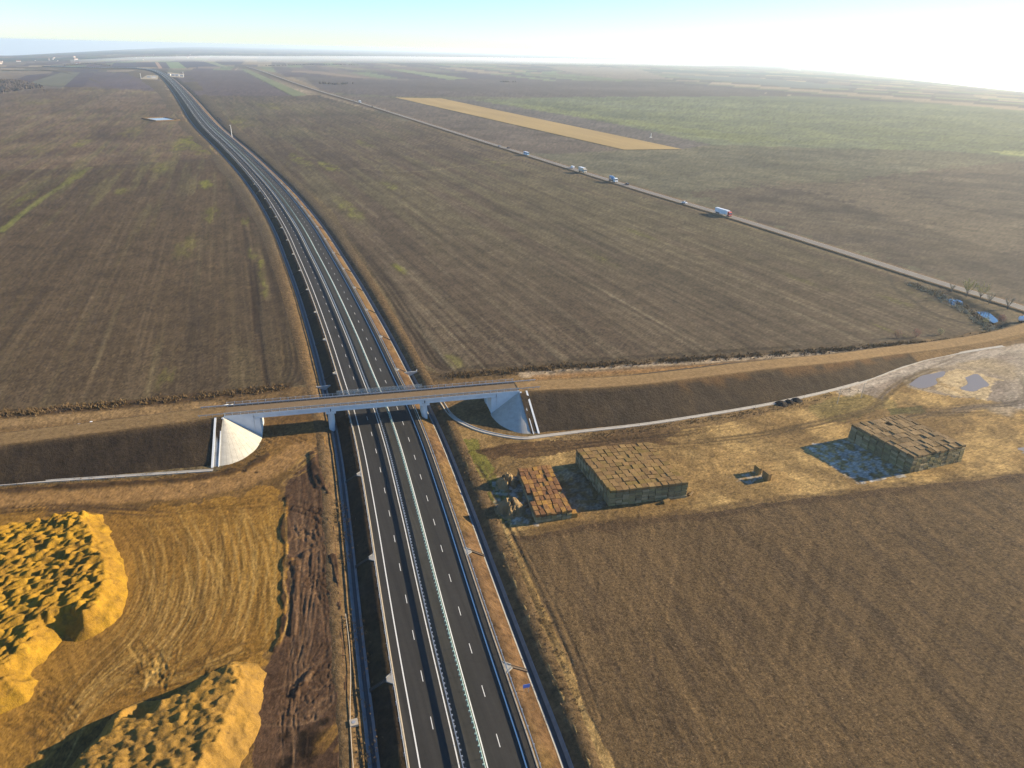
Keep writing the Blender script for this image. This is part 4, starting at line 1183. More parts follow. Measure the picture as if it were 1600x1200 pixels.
def half_abutment(root, far):
    """walls and paved cone on one side; local x grows towards the span, y away from the deck"""
def abut(xw, xf, mir, nm):
    """xw: outer end of the wing wall, xf: end of the deck; mir +1 left, -1 right"""
    a_ = empty('abutment', (xw, 0, 0), 0, br)
    lw = abs(xf - xw)
    sx = mir
    def bx(x0, x1, y0, y1, z0, z1): 
        q = MB(); q.box(min(x0 * sx, x1 * sx), max(x0 * sx, x1 * sx), y0, y1, z0, z1); return q
    bx(lw, lw + 1.9, 0.10, BR_W - 0.10, -0.5, zc_ - 0.05).build('front_wall', m_brc, a_)
    bx(lw - 0.6, lw - 0.1, 0.1, BR_W - 0.1, zc_, BR_Z - 0.36).build('back_wall', m_brc, a_)
    for y0, y1 in ((0.03, 0.55), (BR_W - 0.55, BR_W - 0.03)):
        bx(0.0, lw - 0.06, y0, y1, -0.5, BR_Z - 0.36).build('wing_wall', m_brc, a_)
    bx(lw + 0.6, lw + 1.2, 0.3, 0.9, zc_ - 0.05, zc_ + 0.02).build('bearing', m_black, a_)
    for far in (0, 1):
        rx, ry = (11.3, 18.0) if mir > 0 else (10.7, 17.2)
        nseg = 10
        def cp(th, f, lift=0.0):
            x = math.sin(th) * rx * f * sx; y = -math.cos(th) * ry * f
            z = (BR_Z - 0.25) * (1 - f) + lift
            if far: y = BR_W - y
            return (x, y, z)
        for k in range(nseg):
            # slabs of equal foot length, a narrow joint between
            t0 = math.pi / 2 * (k / nseg) + 0.0016; t1 = math.pi / 2 * ((k + 1) / nseg) - 0.0016
            m_ = MB()
            fr = [0.03, 0.35, 0.68, 1.0]
            vs_ = []
            for f in fr:
                for t in (t0, (t0 + t1) / 2, t1): vs_.append(cp(t, f))
            for f in fr:
                for t in (t0, (t0 + t1) / 2, t1): vs_.append(cp(t, f, -0.5))
            fs = []
            for i_ in range(3):
                for j_ in range(2):
                    q = (i_ * 3 + j_, i_ * 3 + j_ + 1, i_ * 3 + j_ + 4, i_ * 3 + j_ + 3)
                    fs.append(q); 
            fs += [(9, 10, 22, 21), (10, 11, 23, 22)]
            for i_ in range(3):
                fs.append((i_ * 3, i_ * 3 + 3, i_ * 3 + 15, i_ * 3 + 12)); fs.append((i_ * 3 + 2, i_ * 3 + 5, i_ * 3 + 17, i_ * 3 + 14))
            m_.add(vs_, fs)
            m_.build('paving_panel', m_brcb, a_)
        # the earth core below the panels keeps the joints dark
        # plain slab, stair flight and side kerb beside the cone
        def sl(x0, x1, lift, mat, name_, f1=1.03):
            q = MB()
            v0 = []
            for f, z in ((0.0, BR_Z - 0.25), (f1, (BR_Z - 0.25) * (1 - f1))):
                y = -ry * f
                if far: y = BR_W - y
                v0 += [(x0 * sx, y, z + lift), (x1 * sx, y, z + lift)]
            v0 += [(x, y, z - 0.6) for x, y, z in v0]
            q.add(v0, [(0, 1, 3, 2), (0, 2, 6, 4), (1, 3, 7, 5), (2, 3, 7, 6), (0, 1, 5, 4)])
            return q.build(name_, mat, a_)
        sl(-0.03, -0.55, 0.02, m_brcb, 'paving_panel')
        sl(-0.57, -0.85, 0.22, m_brc, 'stair_kerb')
        sl(-2.25, -2.9, 0.28, m_brc, 'stair_kerb')
        q = MB(); ns = 46
        for k in range(ns):
            f0 = k / ns; f1 = (k + 1) / ns
            y0 = -ry * f0; y1 = -ry * f1
            if far: y0 = BR_W - y0; y1 = BR_W - y1
            z = (BR_Z - 0.25) * (1 - f1) + 0.10
            xx = sorted((-0.87 * sx, -2.2 * sx))
            q.box(xx[0], xx[1], min(y0, y1), max(y0, y1), z - 0.7, z)
        st_ = q.build('stair', m_conc, a_); st_['kind'] = 'stuff'
        bx(-0.6, 0.1, (-0.9 if not far else BR_W), (0.0 if not far else BR_W + 0.9), BR_Z - 0.9, BR_Z - 0.1).build('landing', m_brc, a_)
    return a_
abut(0.0, X0, 1, 'left')
abut(BL, X1, -1, 'right')

# railings: posts, hand rail, low rail and thin bars
m_rail = plain('rail_paint', (0.34, 0.335, 0.31), 0.6, 0.1, 1, 0.3, metal=0.2)
post_me = None
for y in (0.14, BR_W - 0.14):
    r_ = empty('railing', (0, y, BR_Z + 0.16), 0, br)
    q = MB(); q.box(0.2, BL - 0.2, -0.05, 0.05, 1.10, 1.18); q.build('hand_rail', m_rail, r_)
    q = MB(); q.box(0.2, BL - 0.2, -0.025, 0.025, 0.10, 0.15); q.build('low_rail', m_rail, r_)
    q = MB(); x = 0.3
    while x < BL - 0.3:
        q.box(x, x + 0.025, -0.012, 0.012, 0.15, 1.10); x += 0.15
    b_ = q.build('bars', m_rail, r_); b_['kind'] = 'stuff'
    if post_me is None:
        q = MB(); q.box(-0.055, 0.055, -0.055, 0.055, 0, 1.24); post_me = q.mesh('post', m_brc)
    x = 0.3
    while x < BL:
        o = link('post', post_me, r_); o.location = (x, 0, 0); x += 2.5
# deck guardrails inside the sidewalks
bp_me = None
for y, fc_ in ((1.05, 1), (BR_W - 1.05, -1)):
    r_ = empty('deck_guardrail', (0, y, BR_Z), 0, br)
    q = MB(); q.prism([(0, .45), (0.06 * fc_, .53), (0, .60), (0.06 * fc_, .70), (0, .78), (-.07 * fc_, .78), (-.07 * fc_, .45)], 'x', -8.0, BL + 8.0); q.build('beam', m_steel, r_)
    if bp_me is None:
        q = MB(); q.box(-0.06, 0.06, -0.06, 0.06, -0.05, .74); bp_me = q.mesh('post', m_steel)
    x = -7.5
    while x < BL + 8:
        o = link('post', bp_me, r_); o.location = (x, -0.14 * fc_, 0); x += 2.0
# see-through safety screens over the carriageways
m_scr, sn, sl_, sb = nt('screen_mesh')
tr = sn.new('ShaderNodeBsdfTransparent'); mx = sn.new('ShaderNodeMixShader'); mx.inputs[0].default_value = 0.30
sb.inputs['Base Color'].default_value = (0.5, 0.48, 0.42, 1)
sl_.new(tr.outputs[0], mx.inputs[1]); sl_.new(sb.outputs[0], mx.inputs[2]); sl_.new(mx.outputs[0], sn['Material Output'].inputs['Surface'])
scr = MB(); scr.box(-1.2, 1.2, -0.012, 0.012, 0.05, 1.95); scr_me = scr.mesh('screen_panel', m_scr)
fr = MB()
for a, b, c, e in ((-1.25, -1.2, 0, 2.0), (1.2, 1.25, 0, 2.0), (-1.25, 1.25, 1.95, 2.0)): fr.box(a, b, -0.03, 0.03, c, e)
fr_me = fr.mesh('screen_frame', m_rail)
sc_ = empty('safety_screen', (0, BR_W - 0.02, BR_Z + 0.2), 0, br)
x = 38.0
while x < 66:
    o = link('screen_panel', scr_me, sc_); o.location = (x, 0, 0)
    o = link('screen_frame', fr_me, sc_); o.location = (x, 0, 0); x += 2.5
# ditch headwalls on the far side of the overpass
for s_off, sgn, side in ((0, -1, 'left'), (0, 1, 'right')):
    sidx = mw_station(576, 590) + (2 if sgn > 0 else -2)
    p, nrm, zb, zr = mw_at(sidx, (foot(1.2) + 1.25) * sgn)
    o = empty('culvert_headwall', (p[0], p[1], zb - 1.0), math.atan2(nrm[1], nrm[0]))
    tag(o, f'concrete ditch headwall by the {side} ditch behind the overpass', 'headwall', 'ditch headwalls behind the overpass')
    q = MB(); q.box(-2.6, 2.6, -0.2, 0.2, -0.9, 1.15); q.build('wall', m_conc, o)
    for sg in (-1, 1):
        q = MB(); q.prism([(2.3 * sg, 0.2), (2.6 * sg, 0.2), (3.4 * sg, 3.0), (3.1 * sg, 3.0)], 'z', -0.9, 0.8); q.build('wing', m_conc, o)
# ------------------------------------------------------------------ sand stockpiles
def stock_mat(name, c1, c2, c3):
    m, n, l, b = nt(name)
    geo = n.new('ShaderNodeNewGeometry')
    f1 = noise_n(l, n, geo.outputs['Position'], 0.16, 4, 0.6)
    f2 = noise_n(l, n, geo.outputs['Position'], 1.6, 7, 0.72)
    f3 = noise_n(l, n, geo.outputs['Position'], 0.5, 5, 0.65)
    mx = n.new('ShaderNodeMix'); mx.data_type = 'RGBA'
    l.new(ramp(l, n, f1, 0.38, 0.62, 0, 1), mx.inputs['Factor'])
    mx.inputs['A'].default_value = (*c1, 1); mx.inputs['B'].default_value = (*c2, 1)
    mx2 = n.new('ShaderNodeMix'); mx2.data_type = 'RGBA'
    l.new(ramp(l, n, f3, 0.52, 0.68, 0, 0.7), mx2.inputs['Factor'])
    l.new(mx.outputs['Result'], mx2.inputs['A']); mx2.inputs['B'].default_value = (*c3, 1)
    l.new(mulc(l, n, mx2.outputs['Result'], ramp(l, n, f2, 0.3, 0.7, 0.78, 1.22)), b.inputs['Base Color'])
    b.inputs['Roughness'].default_value = 0.95
    b.inputs['Specular IOR Level'].default_value = 0.06
    bp = n.new('ShaderNodeBump'); bp.inputs['Strength'].default_value = 0.8; bp.inputs['Distance'].default_value = 0.25
    l.new(f2, bp.inputs['Height']); l.new(bp.outputs['Normal'], b.inputs['Normal'])
    return m

def stockpile(poly_px, height, step, slope, seed, heaps, mat, label, pits=(), zone=None, px=True):
    P = ats(poly_px) if px else np.asarray(poly_px, float)
    x0, y0 = P.min(0) - 3; x1, y1 = P.max(0) + 3
    gx = np.arange(x0, x1, step); gy = np.arange(y0, y1, step)
    A, B = np.meshgrid(gx, gy, indexing='ij')
    xa = A.ravel(); ya = B.ravel()
    wx = xa + (fbm(xa / 4, ya / 4, seed + 1, 3) - 0.5) * 2.2; wy = ya + (fbm(xa / 4, ya / 4, seed + 2, 3) - 0.5) * 2.2
    ins = in_poly(wx, wy, P)
    d, _, _ = seg_dist(wx, wy, np.vstack([P, P[:1]]), 30)
    d = np.where(ins, np.minimum(d, 30), -np.minimum(d, 3))
    hmax = height * (0.8 + 0.4 * fbm(xa / 14, ya / 14, seed, 3))
    rim = d * slope * (0.72 + 0.56 * fbm(xa / 1.8, ya / 1.8, seed + 4, 4, 0.6))
    z = np.minimum(rim, hmax)
    # tipped heaps, row on row
    rs = np.random.default_rng(seed)
    rowdir, rowgap, hgap, hh_, rr = heaps
    cu, su = math.cos(rowdir), math.sin(rowdir)
    wob = (fbm(xa / 3.0, ya / 3.0, seed + 20, 3) - 0.5) * 2.4; wob2 = (fbm(xa / 3.0, ya / 3.0, seed + 21, 3) - 0.5) * 2.4
    ux = (xa + wob) * cu + (ya + wob2) * su; vx = -(xa + wob) * su + (ya + wob2) * cu
    top = np.full(len(xa), -1.0)
    u0, u1, v0, v1 = ux.min(), ux.max(), vx.min(), vx.max()
    for vi in np.arange(v0, v1, rowgap):
        for ui in np.arange(u0, u1, hgap):
            if rs.random() < 0.06: continue
            uc = ui + rs.uniform(-.35, .35) * hgap; vc = vi + rs.uniform(-.22, .22) * rowgap + 0.8 * math.sin(ui * 0.12)
            h = hh_ * rs.uniform(0.55, 1.25); r = rr * rs.uniform(0.8, 1.2)
            j = np.nonzero((np.abs(ux - uc) < r * 3.2) & (np.abs(vx - vc) < r))[0]
            if len(j) == 0: continue
            el = rs.uniform(1.7, 3.2)
            q = np.hypot((ux[j] - uc) / el, vx[j] - vc) / r
            top[j] = np.maximum(top[j], h * (1 - q))
    top = np.maximum(top, 0)
    inner = sstep(height * 0.75, height * 1.05, rim)
    z = z + top * inner + (0.5 * (fbm(xa / 1.3, ya / 1.3, seed + 9, 4, 0.65) - 0.5) + 0.42 * (0.5 - np.abs(2 * fbm(xa / 2.1, ya / 2.1, seed + 15, 4, 0.6) - 1))) * sstep(0, 0.6, z) * (0.35 + 0.65 * inner) + 0.5 * (fbm(xa / 6, ya / 6, seed + 12, 3) - 0.5) * inner
    for (pp, pr, pd) in pits:
        c = at(*pp)
        q = np.hypot(xa - c[0], ya - c[1]) / pr
        z = z - pd * np.exp(-q ** 4)
        z = np.maximum(z, np.where(ins, 0.15, -9))
    z = np.where(ins, np.maximum(z, 0.02), d * 0.6)
    z = np.maximum(z, -1.0)
    ii = np.arange(len(xa)).reshape(A.shape)
    Fx = np.stack([ii[:-1, :-1], ii[1:, :-1], ii[1:, 1:], ii[:-1, 1:]], -1).reshape(-1, 4)
    keep = (z[Fx] > -0.7).any(1)
    Fx = Fx[keep]
    us, inv = np.unique(Fx.ravel(), return_inverse=True)
    c0 = P.mean(0)
    V = np.column_stack([xa[us] - c0[0], ya[us] - c0[1], z[us]])
    o = link('sand_stockpile', mesh_np('sand_stockpile', V, inv.reshape(-1, 4), mat, True))
    o.location = (c0[0], c0[1], 0)
    tag(o, label, 'stockpile', 'sand stockpiles in the construction yard')
    return o
m_sandy = stock_mat('yellow_sand', alb(180, 136, 44), alb(156, 116, 44), alb(116, 88, 42))
m_sandp = stock_mat('pale_sand', alb(172, 130, 58), alb(152, 116, 58), alb(124, 96, 52))
stockpile([(-420, 930), (-140, 850), (0, 826), (60, 818), (105, 808), (133, 801), (160, 805), (172, 832), (195, 874), (201, 908), (196, 950), (178, 972), (150, 992), (136, 1002), (112, 1004), (100, 990), (84, 1018), (62, 1040), (44, 1056), (60, 1066), (44, 1092), (0, 1120), (-60, 1166), (-200, 1290), (-480, 1290)],
          3.0, 0.36, 0.72, 5, (math.radians(62), 1.65, 3.4, 1.35, 1.05), m_sandy, 'big yellow sand stockpile with rows of tipped heaps left of the yard')
stockpile([(70, 1250), (112, 1196), (150, 1156), (184, 1112), (206, 1100), (246, 1096), (282, 1084), (312, 1062), (342, 1046), (364, 1035), (400, 1039), (413, 1050), (412, 1092), (404, 1134), (389, 1168), (366, 1204), (345, 1250), (210, 1330), (110, 1330)],
          4.0, 0.30, 0.85, 9, (math.radians(18), 1.6, 2.8, 0.85, 1.1), m_sandp, 'pale yellow sand stockpile with a dug notch at the bottom edge', pits=(((226, 1120), 3.0, 3.2),))

# ------------------------------------------------------------------ straw bales
def bale_mat(name, c1, c2, c3, rnd=True):
    m, n, l, b = nt(name)
    geo = n.new('ShaderNodeNewGeometry')
    tc = n.new('ShaderNodeTexCoord')
    oi = n.new('ShaderNodeObjectInfo')
    cr = n.new('ShaderNodeValToRGB')
    cr.color_ramp.elements[0].color = (*c1, 1); cr.color_ramp.elements[1].color = (*c2, 1)
    e = cr.color_ramp.elements.new(0.5); e.color = (*(0.5 * (np.array(c1) + np.array(c2))), 1)
    e = cr.color_ramp.elements.new(0.86); e.color = (*c3, 1)
    if rnd:
        l.new(oi.outputs['Random'], cr.inputs['Fac'])
    else:
        f0 = noise_n(l, n, geo.outputs['Position'], 0.45, 2, 0.5)
        l.new(ramp(l, n, f0, 0.3, 0.75, 0, 0.8), cr.inputs['Fac'])
    mp = n.new('ShaderNodeMapping'); mp.inputs['Scale'].default_value = (3.0, 3.0, 9.0)
    l.new(geo.outputs['Position'], mp.inputs['Vector'])
    f1 = noise_n(l, n, mp.outputs['Vector'], 1.0, 6, 0.75)
    l.new(mulc(l, n, cr.outputs['Color'], ramp(l, n, f1, 0.3, 0.7, 0.7, 1.3)), b.inputs['Base Color'])
    b.inputs['Roughness'].default_value = 0.95; b.inputs['Specular IOR Level'].default_value = 0.05
    bp = n.new('ShaderNodeBump'); bp.inputs['Strength'].default_value = 0.8; bp.inputs['Distance'].default_value = 0.12
    l.new(f1, bp.inputs['Height']); l.new(bp.outputs['Normal'], b.inputs['Normal'])
    return m
m_balesL = bale_mat('weathered_straw', alb(140, 98, 66), alb(178, 132, 82), alb(192, 142, 70))
m_balesB = bale_mat('grey_straw', alb(144, 112, 72), alb(186, 148, 94), alb(144, 118, 66))
m_balesR = bale_mat('pale_straw', alb(150, 124, 88), alb(184, 152, 106), alb(118, 96, 64))
m_balelow = bale_mat('fill_light_straw', (0.18, 0.145, 0.075), (0.27, 0.215, 0.115), (0.17, 0.15, 0.075), rnd=False)  # straw colour raised to stand in for fill light on the stack sides

def bale_verts(lx, ly, lz, rs, sag=0.06):
    """a slightly bulging, chamfered straw block, centred on its base"""
    c = 0.08
    vs_ = []
    for z, k in ((0, c), (c, 0), (lz - c, 0), (lz, c)):
        for sx, sy in ((-1, -1), (1, -1), (1, 1), (-1, 1)):
            vs_.append((sx * (lx / 2 - k) + rs.uniform(-sag, sag), sy * (ly / 2 - k) + rs.uniform(-sag, sag), z + rs.uniform(-sag, sag) * (z > 0)))
    fs = [(3, 2, 1, 0), (12, 13, 14, 15)]
    for r in range(3):
        for k in range(4):
            a = r * 4 + k; b_ = r * 4 + (k + 1) % 4
            fs.append((a, b_, b_ + 4, a + 4))
    return vs_, fs
low = MB()
NTH = ['first', 'second', 'third', 'fourth', 'fifth', 'sixth', 'seventh', 'eighth', 'ninth', 'tenth', 'eleventh', 'twelfth', 'thirteenth']
def stack(o, u, v, nu, nv, layers, lh, mat, label, group, seed, jag=0.12, miss=0.02, rot=0.06, keep=lambda i, j: True):
    rs = random.Random(seed)
    o = np.array(o, float); u = np.array(u, float); v = np.array(v, float)
    lu = np.linalg.norm(u) / nu; lv = np.linalg.norm(v) / nv
    ud = u / np.linalg.norm(u); vd_ = v / np.linalg.norm(v)
    ang = math.atan2(ud[1], ud[0])
    variants = []
    for k in range(6):
        m_ = MB(); m_.add(*bale_verts(lu * rs.uniform(0.93, 0.985), lv * rs.uniform(0.93, 0.985), lh, rs)); variants.append(m_.mesh('straw_bale', mat))
    for i in range(nu):
        for j in range(nv):
            c = o + ud * lu * (i + 0.5) + vd_ * lv * (j + 0.5)
            if rs.random() < miss or not keep(i, j): continue
            b = link('straw_bale', variants[rs.randrange(6)])
            b.location = (c[0] + rs.uniform(-.12, .12), c[1] + rs.uniform(-.12, .12), lh * (layers - 1) + rs.uniform(-.03, jag))
            b.rotation_euler = (rs.uniform(-.04, .04), rs.uniform(-.04, .04), ang + rs.uniform(-rot, rot) + (math.pi if rs.random() < .5 else 0))
            tag(b, f'{label[0]} straw bale, {NTH[i]} from left in {NTH[j]} row from front, top of {label[1]}', 'straw bale', group)
    # the layers below: only the outer ring of each shows
    ca, sa = math.cos(ang), math.sin(ang)
    va = math.atan2(vd_[1], vd_[0])
    for L_ in range(layers - 1):
        for i in range(nu):
            for j in range(nv):
                if 0 < i < nu - 1 and 0 < j < nv - 1 and L_ < layers - 2: continue
                c = o + ud * lu * (i + 0.5) + vd_ * lv * (j + 0.5)
                vv, ff = bale_verts(lu * rs.uniform(.92, .98), lv * rs.uniform(.92, .98), lh * rs.uniform(.94, .99), rs, 0.06)
                jx, jy = rs.uniform(-.09, .09), rs.uniform(-.09, .09)
                low.cur = rs.randrange(4)
                low.add([(c[0] + jx + x * ca - y * sa, c[1] + jy + x * sa + y * ca, z + L_ * lh) for x, y, z in vv], ff)
stack((7.5, 167.8), (10.3, 2.7), (-5.2, 24.6), 7, 11, 3, 0.88, m_balesL, ('brown', 'narrow stack'), 'top bales of the narrow stack', 1, jag=0.24, miss=0.03, rot=0.08)
stack((29.1, 177.0), (23.9, 5.7), (-8.3, 24.0), 12, 12, 6, 0.87, m_balesB, ('weathered', 'square stack'), 'top bales of the square stack', 2, jag=0.16, miss=0.008, rot=0.05)
stack((128.0, 199.6), (21.2, 8.4), (-11.2, 21.6), 12, 9, 7, 0.87, m_balesR, ('pale', 'far right stack'), 'top bales of the far right stack', 3, jag=0.30, miss=0.03)
lowo = low.build('straw_bales', [m_balelow] + [bale_mat(f'fill_light_side_straw_{i}', a, b, a, rnd=False) for i, (a, b) in enumerate((((.15, .12, .065), (.21, .165, .09)), ((.27, .215, .12), (.33, .265, .15)), ((.20, .165, .08), (.26, .21, .10))))])  # side tints brightened too, fill light put into their colour
tag(lowo, 'lower layers of straw bales that carry the three stacks', 'straw bales', None, 'stuff')
# loose bales
rs = random.Random(4)
def single_bale(px_, py_, lx, ly, lz, rz, tilt, label, mat=m_balesB):
    p = at(px_, py_)
    m_ = MB(); m_.add(*bale_verts(lx, ly, lz, rs, 0.05))
    b = m_.build('straw_bale', mat)
    b.location = (p[0], p[1], 0); b.rotation_euler = (tilt, 0, rz)
    return tag(b, label, 'straw bale')
single_bale(1183, 739, 1.1, 2.5, 2.4, 0.3, 0.0, 'lone straw bale standing upright, the one farther from the field')
single_bale(1197, 748, 1.2, 2.9, 2.5, 0.35, 0.02, 'lone straw bale standing upright beside another, nearer to the field')
single_bale(1041, 785, 2.3, 1.0, 0.8, 0.5, 0.0, 'small fallen straw bale at the front foot of the square stack')
single_bale(896, 806, 1.7, 2.1, 1.5, 0.25, 0.0, 'fallen straw bale at the near right corner of the narrow stack', m_balesL)
single_bale(1080, 772, 2.4, 0.7, 0.4, 0.9, 0.0, 'flattened straw bale lying at the right corner of the square stack', m_balesR)
# heaps of loose broken straw
def straw_heap(px_, py_, rx, ry, h, seed, label):
    p = at(px_, py_)
    g_ = np.linspace(-1, 1, 34)
    A, B = np.meshgrid(g_, g_, indexing='ij')
    xa = A.ravel(); ya = B.ravel()
    q = np.hypot(xa, ya)
    nz = fbm(xa * 3.2 + seed, ya * 3.2, seed, 4)
    z = h * np.clip(1 - q ** 1.6, 0, 1) * sstep(0.30, 0.62, nz) * (0.5 + nz) - 0.08
    ii = np.arange(len(xa)).reshape(A.shape)
    Fx = np.stack([ii[:-1, :-1], ii[1:, :-1], ii[1:, 1:], ii[:-1, 1:]], -1).reshape(-1, 4)
    jj = np.random.default_rng(seed).uniform(-.12, .12, (len(xa), 2))
    o = link('straw_heap', mesh_np('straw_heap', np.column_stack([xa * rx + jj[:, 0], ya * ry + jj[:, 1], z]), Fx, m_balesR, False))
    o.location = (p[0], p[1], 0)
    return tag(o, label, 'straw heap')
straw_heap(792, 755, 3.4, 4.2, 3.4, 3, 'loose heap of broken straw beside the far end of the narrow stack')
straw_heap(797, 796, 4.6, 5.0, 3.6, 8, 'loose heap of broken straw beside the near half of the narrow stack')
# ------------------------------------------------------------------ country road
m_oldasph = plain('old_asphalt', (0.17, 0.157, 0.138), 0.9, 0.14, 0.25, 0.15)
def cr_lines(offs):
    t = np.gradient(CR, axis=0); t /= np.linalg.norm(t, axis=1)[:, None]
    n = np.stack([t[:, 1], -t[:, 0]], 1)
    zb = land(CR[:, 0], CR[:, 1])
    lift = 0.45 + 0.0004 * CR_S
    return [np.column_stack([CR + n * o, zb + lift + dz]) for o, dz in offs], n
Ls, CR_N = cr_lines([(-7.5, -1.2), (-5.4, -0.12), (-3.6, 0.0), (3.6, 0.0), (5.4, -0.12), (7.5, -1.2)])
m_verge = plain('road_verge', tuple(alb(138, 112, 80)), 0.95, 0.25, 0.4, 0.05)
rd_ = sweep([Ls[2], Ls[3]], 'country_road', m_oldasph); tag(rd_, 'pale worn asphalt country road crossing the fields diagonally', None, None, 'structure')
vg_ = sweep([Ls[0], Ls[1], Ls[2] - np.array([0, 0, 0.01])], 'road_verge', m_verge); tag(vg_, 'earth shoulder on one side of the country road', None, None, 'structure')
vg_ = sweep([Ls[3] - np.array([0, 0, 0.01]), Ls[4], Ls[5]], 'road_verge', m_verge); tag(vg_, 'earth shoulder on the other side of the country road', None, None, 'structure')
lw, _ = cr_lines([(-3.35, 0.012), (-3.23, 0.012), (3.23, 0.012), (3.35, 0.012)])
sweep([lw[0], lw[1]], 'edge_line', m_paint, parent=rd_); sweep([lw[2], lw[3]], 'edge_line', m_paint, parent=rd_)

def cr_at(px_, py_, lane):
    p = at(px_, py_)
    i = int(np.argmin(np.hypot(CR[:, 0] - p[0], CR[:, 1] - p[1])))
    j = min(max(i, 1), len(CR) - 2)
    # slide along the road to the exact spot
    t = (CR[j + 1] - CR[j - 1]); t /= np.linalg.norm(t)
    q = CR[j] + t * np.dot(p - CR[j], t)
    zz = float(land(q[0], q[1])) + 0.45 + 0.0004 * CR_S[j] + 0.01
    q = q + CR_N[j] * lane
    return q, zz, math.atan2(t[1], t[0])

# ------------------------------------------------------------------ far parcels with straight edges
for q_, (P_, c_, lb_) in enumerate(PARCELS):
    A = ats(P_); n_ = 14
    # a quad or longer outline as a fan of small facets so that it follows the land
    if len(A) == 4:
        uu, vv = np.meshgrid(np.linspace(0, 1, n_), np.linspace(0, 1, n_), indexing='ij')
        uu = uu[..., None]; vv = vv[..., None]
        G = (A[0] * (1 - uu) + A[1] * uu) * (1 - vv) + (A[3] * (1 - uu) + A[2] * uu) * vv
        G = G.reshape(-1, 2); ii = np.arange(n_ * n_).reshape(n_, n_)
        Fx = np.stack([ii[:-1, :-1], ii[1:, :-1], ii[1:, 1:], ii[:-1, 1:]], -1).reshape(-1, 4)
    else:
        continue
    zz = land(G[:, 0], G[:, 1]) + 0.55 + 0.05 * q_
    cc = np.asarray(c_)[None] * (0.86 + 0.28 * fbm(G[:, 0] / 40, G[:, 1] / 40, q_, 3))[:, None]
    o = link('field_parcel', mesh_np('field_parcel', np.column_stack([G, zz]), Fx, m_far, True, cc))
    tag(o, lb_ or 'straight edged strip of far farmland', None, None, 'structure')

# ------------------------------------------------------------------ vehicles
def paintm(name, rgb, rough=0.35):
    return plain(name, rgb, rough, 0.04, 0.8, 0.5)
m_white = paintm('white_paint', (0.66, 0.67, 0.68)); m_red = paintm('red_paint', (0.45, 0.05, 0.03)); m_blk = paintm('black_paint', (0.02, 0.02, 0.025))
m_blue = paintm('blue_paint', (0.10, 0.24, 0.38)); m_beige = paintm('beige_paint', (0.55, 0.48, 0.38)); m_grey = paintm('grey_paint', (0.25, 0.26, 0.28))
m_lblue = paintm('light_blue_paint', (0.35, 0.55, 0.68))
m_glass = plain('dark_glass', (0.03, 0.04, 0.05), 0.08, 0.0, 1, 0.8)
m_tyre = plain('tyre_rubber', (0.02, 0.02, 0.02), 0.9, 0.1, 2, 0.1)
m_lamp = plain('lamp_glass', (0.8, 0.78, 0.7), 0.2, 0.0, 1, 0.6)
m_tail = plain('tail_lamp', (0.5, 0.02, 0.02), 0.3, 0.0, 1, 0.5)
def wheel(root, x, y, r, w=0.26):
    q = MB(); q.cyl((0, 0, 0), 'y', r, w, 14); t_ = q.build('wheel', m_tyre, root); t_.location = (x, y, r)
    q = MB(); q.cyl((0, 0, 0), 'y', r * .55, w + 0.03, 10); h = q.build('rim', m_steel, t_)
def car(loc, rz, paint, label, group='cars on the country road', L=4.4, W=1.8, H=1.48, van=False):
    root = empty('car' if not van else 'van', loc, rz)
    tag(root, label, 'car' if not van else 'van', group)
    h = L / 2
    q = MB()
    if van:
        side = [(-h, .35), (h, .35), (h, .85), (h - .55, 1.05), (h - 1.25, H), (-h + .05, H), (-h, H - .2)]
    else:
        side = [(-h, .35), (h, .35), (h, .72), (h - .15, .80), (h - 1.2, .92), (h - 1.95, H), (-h + 1.15, H), (-h + .35, .98), (-h, .92)]
    q.prism(side[::-1], 'y', -W / 2, W / 2); q.build('body', paint, root)
    g_ = MB()
    if van:
        g_.prism([(h - 1.22, H - .08), (h - .62, 1.10), (h - .9, 1.10), (h - 1.35, H - .08)], 'y', -W / 2 + .1, W / 2 + .012)
        g_.prism([(h - 1.15, H - .12), (h - .66, 1.13), (h - .60, 1.13), (h - 1.08, H - .12)], 'y', -W / 2 + .12, W / 2 - .12)
    else:
        g_.prism([(h - 1.35, .95), (h - 1.98, H - .08), (-h + 1.2, H - .08), (-h + .5, .99)], 'y', -W / 2 - .012, W / 2 + .012)
        g_.prism([(h - 1.22, .96), (h - 1.90, H - .06), (h - 1.84, H - .04), (h - 1.14, .94)], 'y', -W / 2 + .12, W / 2 - .12)
    g_.build('window', m_glass, root)
    for sx in (-h + .85, h - .85):
        for sy in (-W / 2 + .1, W / 2 - .1): wheel(root, sx, sy, .33, .22)
    for sy in (-W / 2 + .28, W / 2 - .28):
        q = MB(); q.box(h - .06, h + .02, sy - .18, sy + .18, .6, .74); q.build('headlight', m_lamp, root)
        q = MB(); q.box(-h - .02, -h + .05, sy - .16, sy + .16, .72, .9); q.build('tail_light', m_tail, root)
    return root
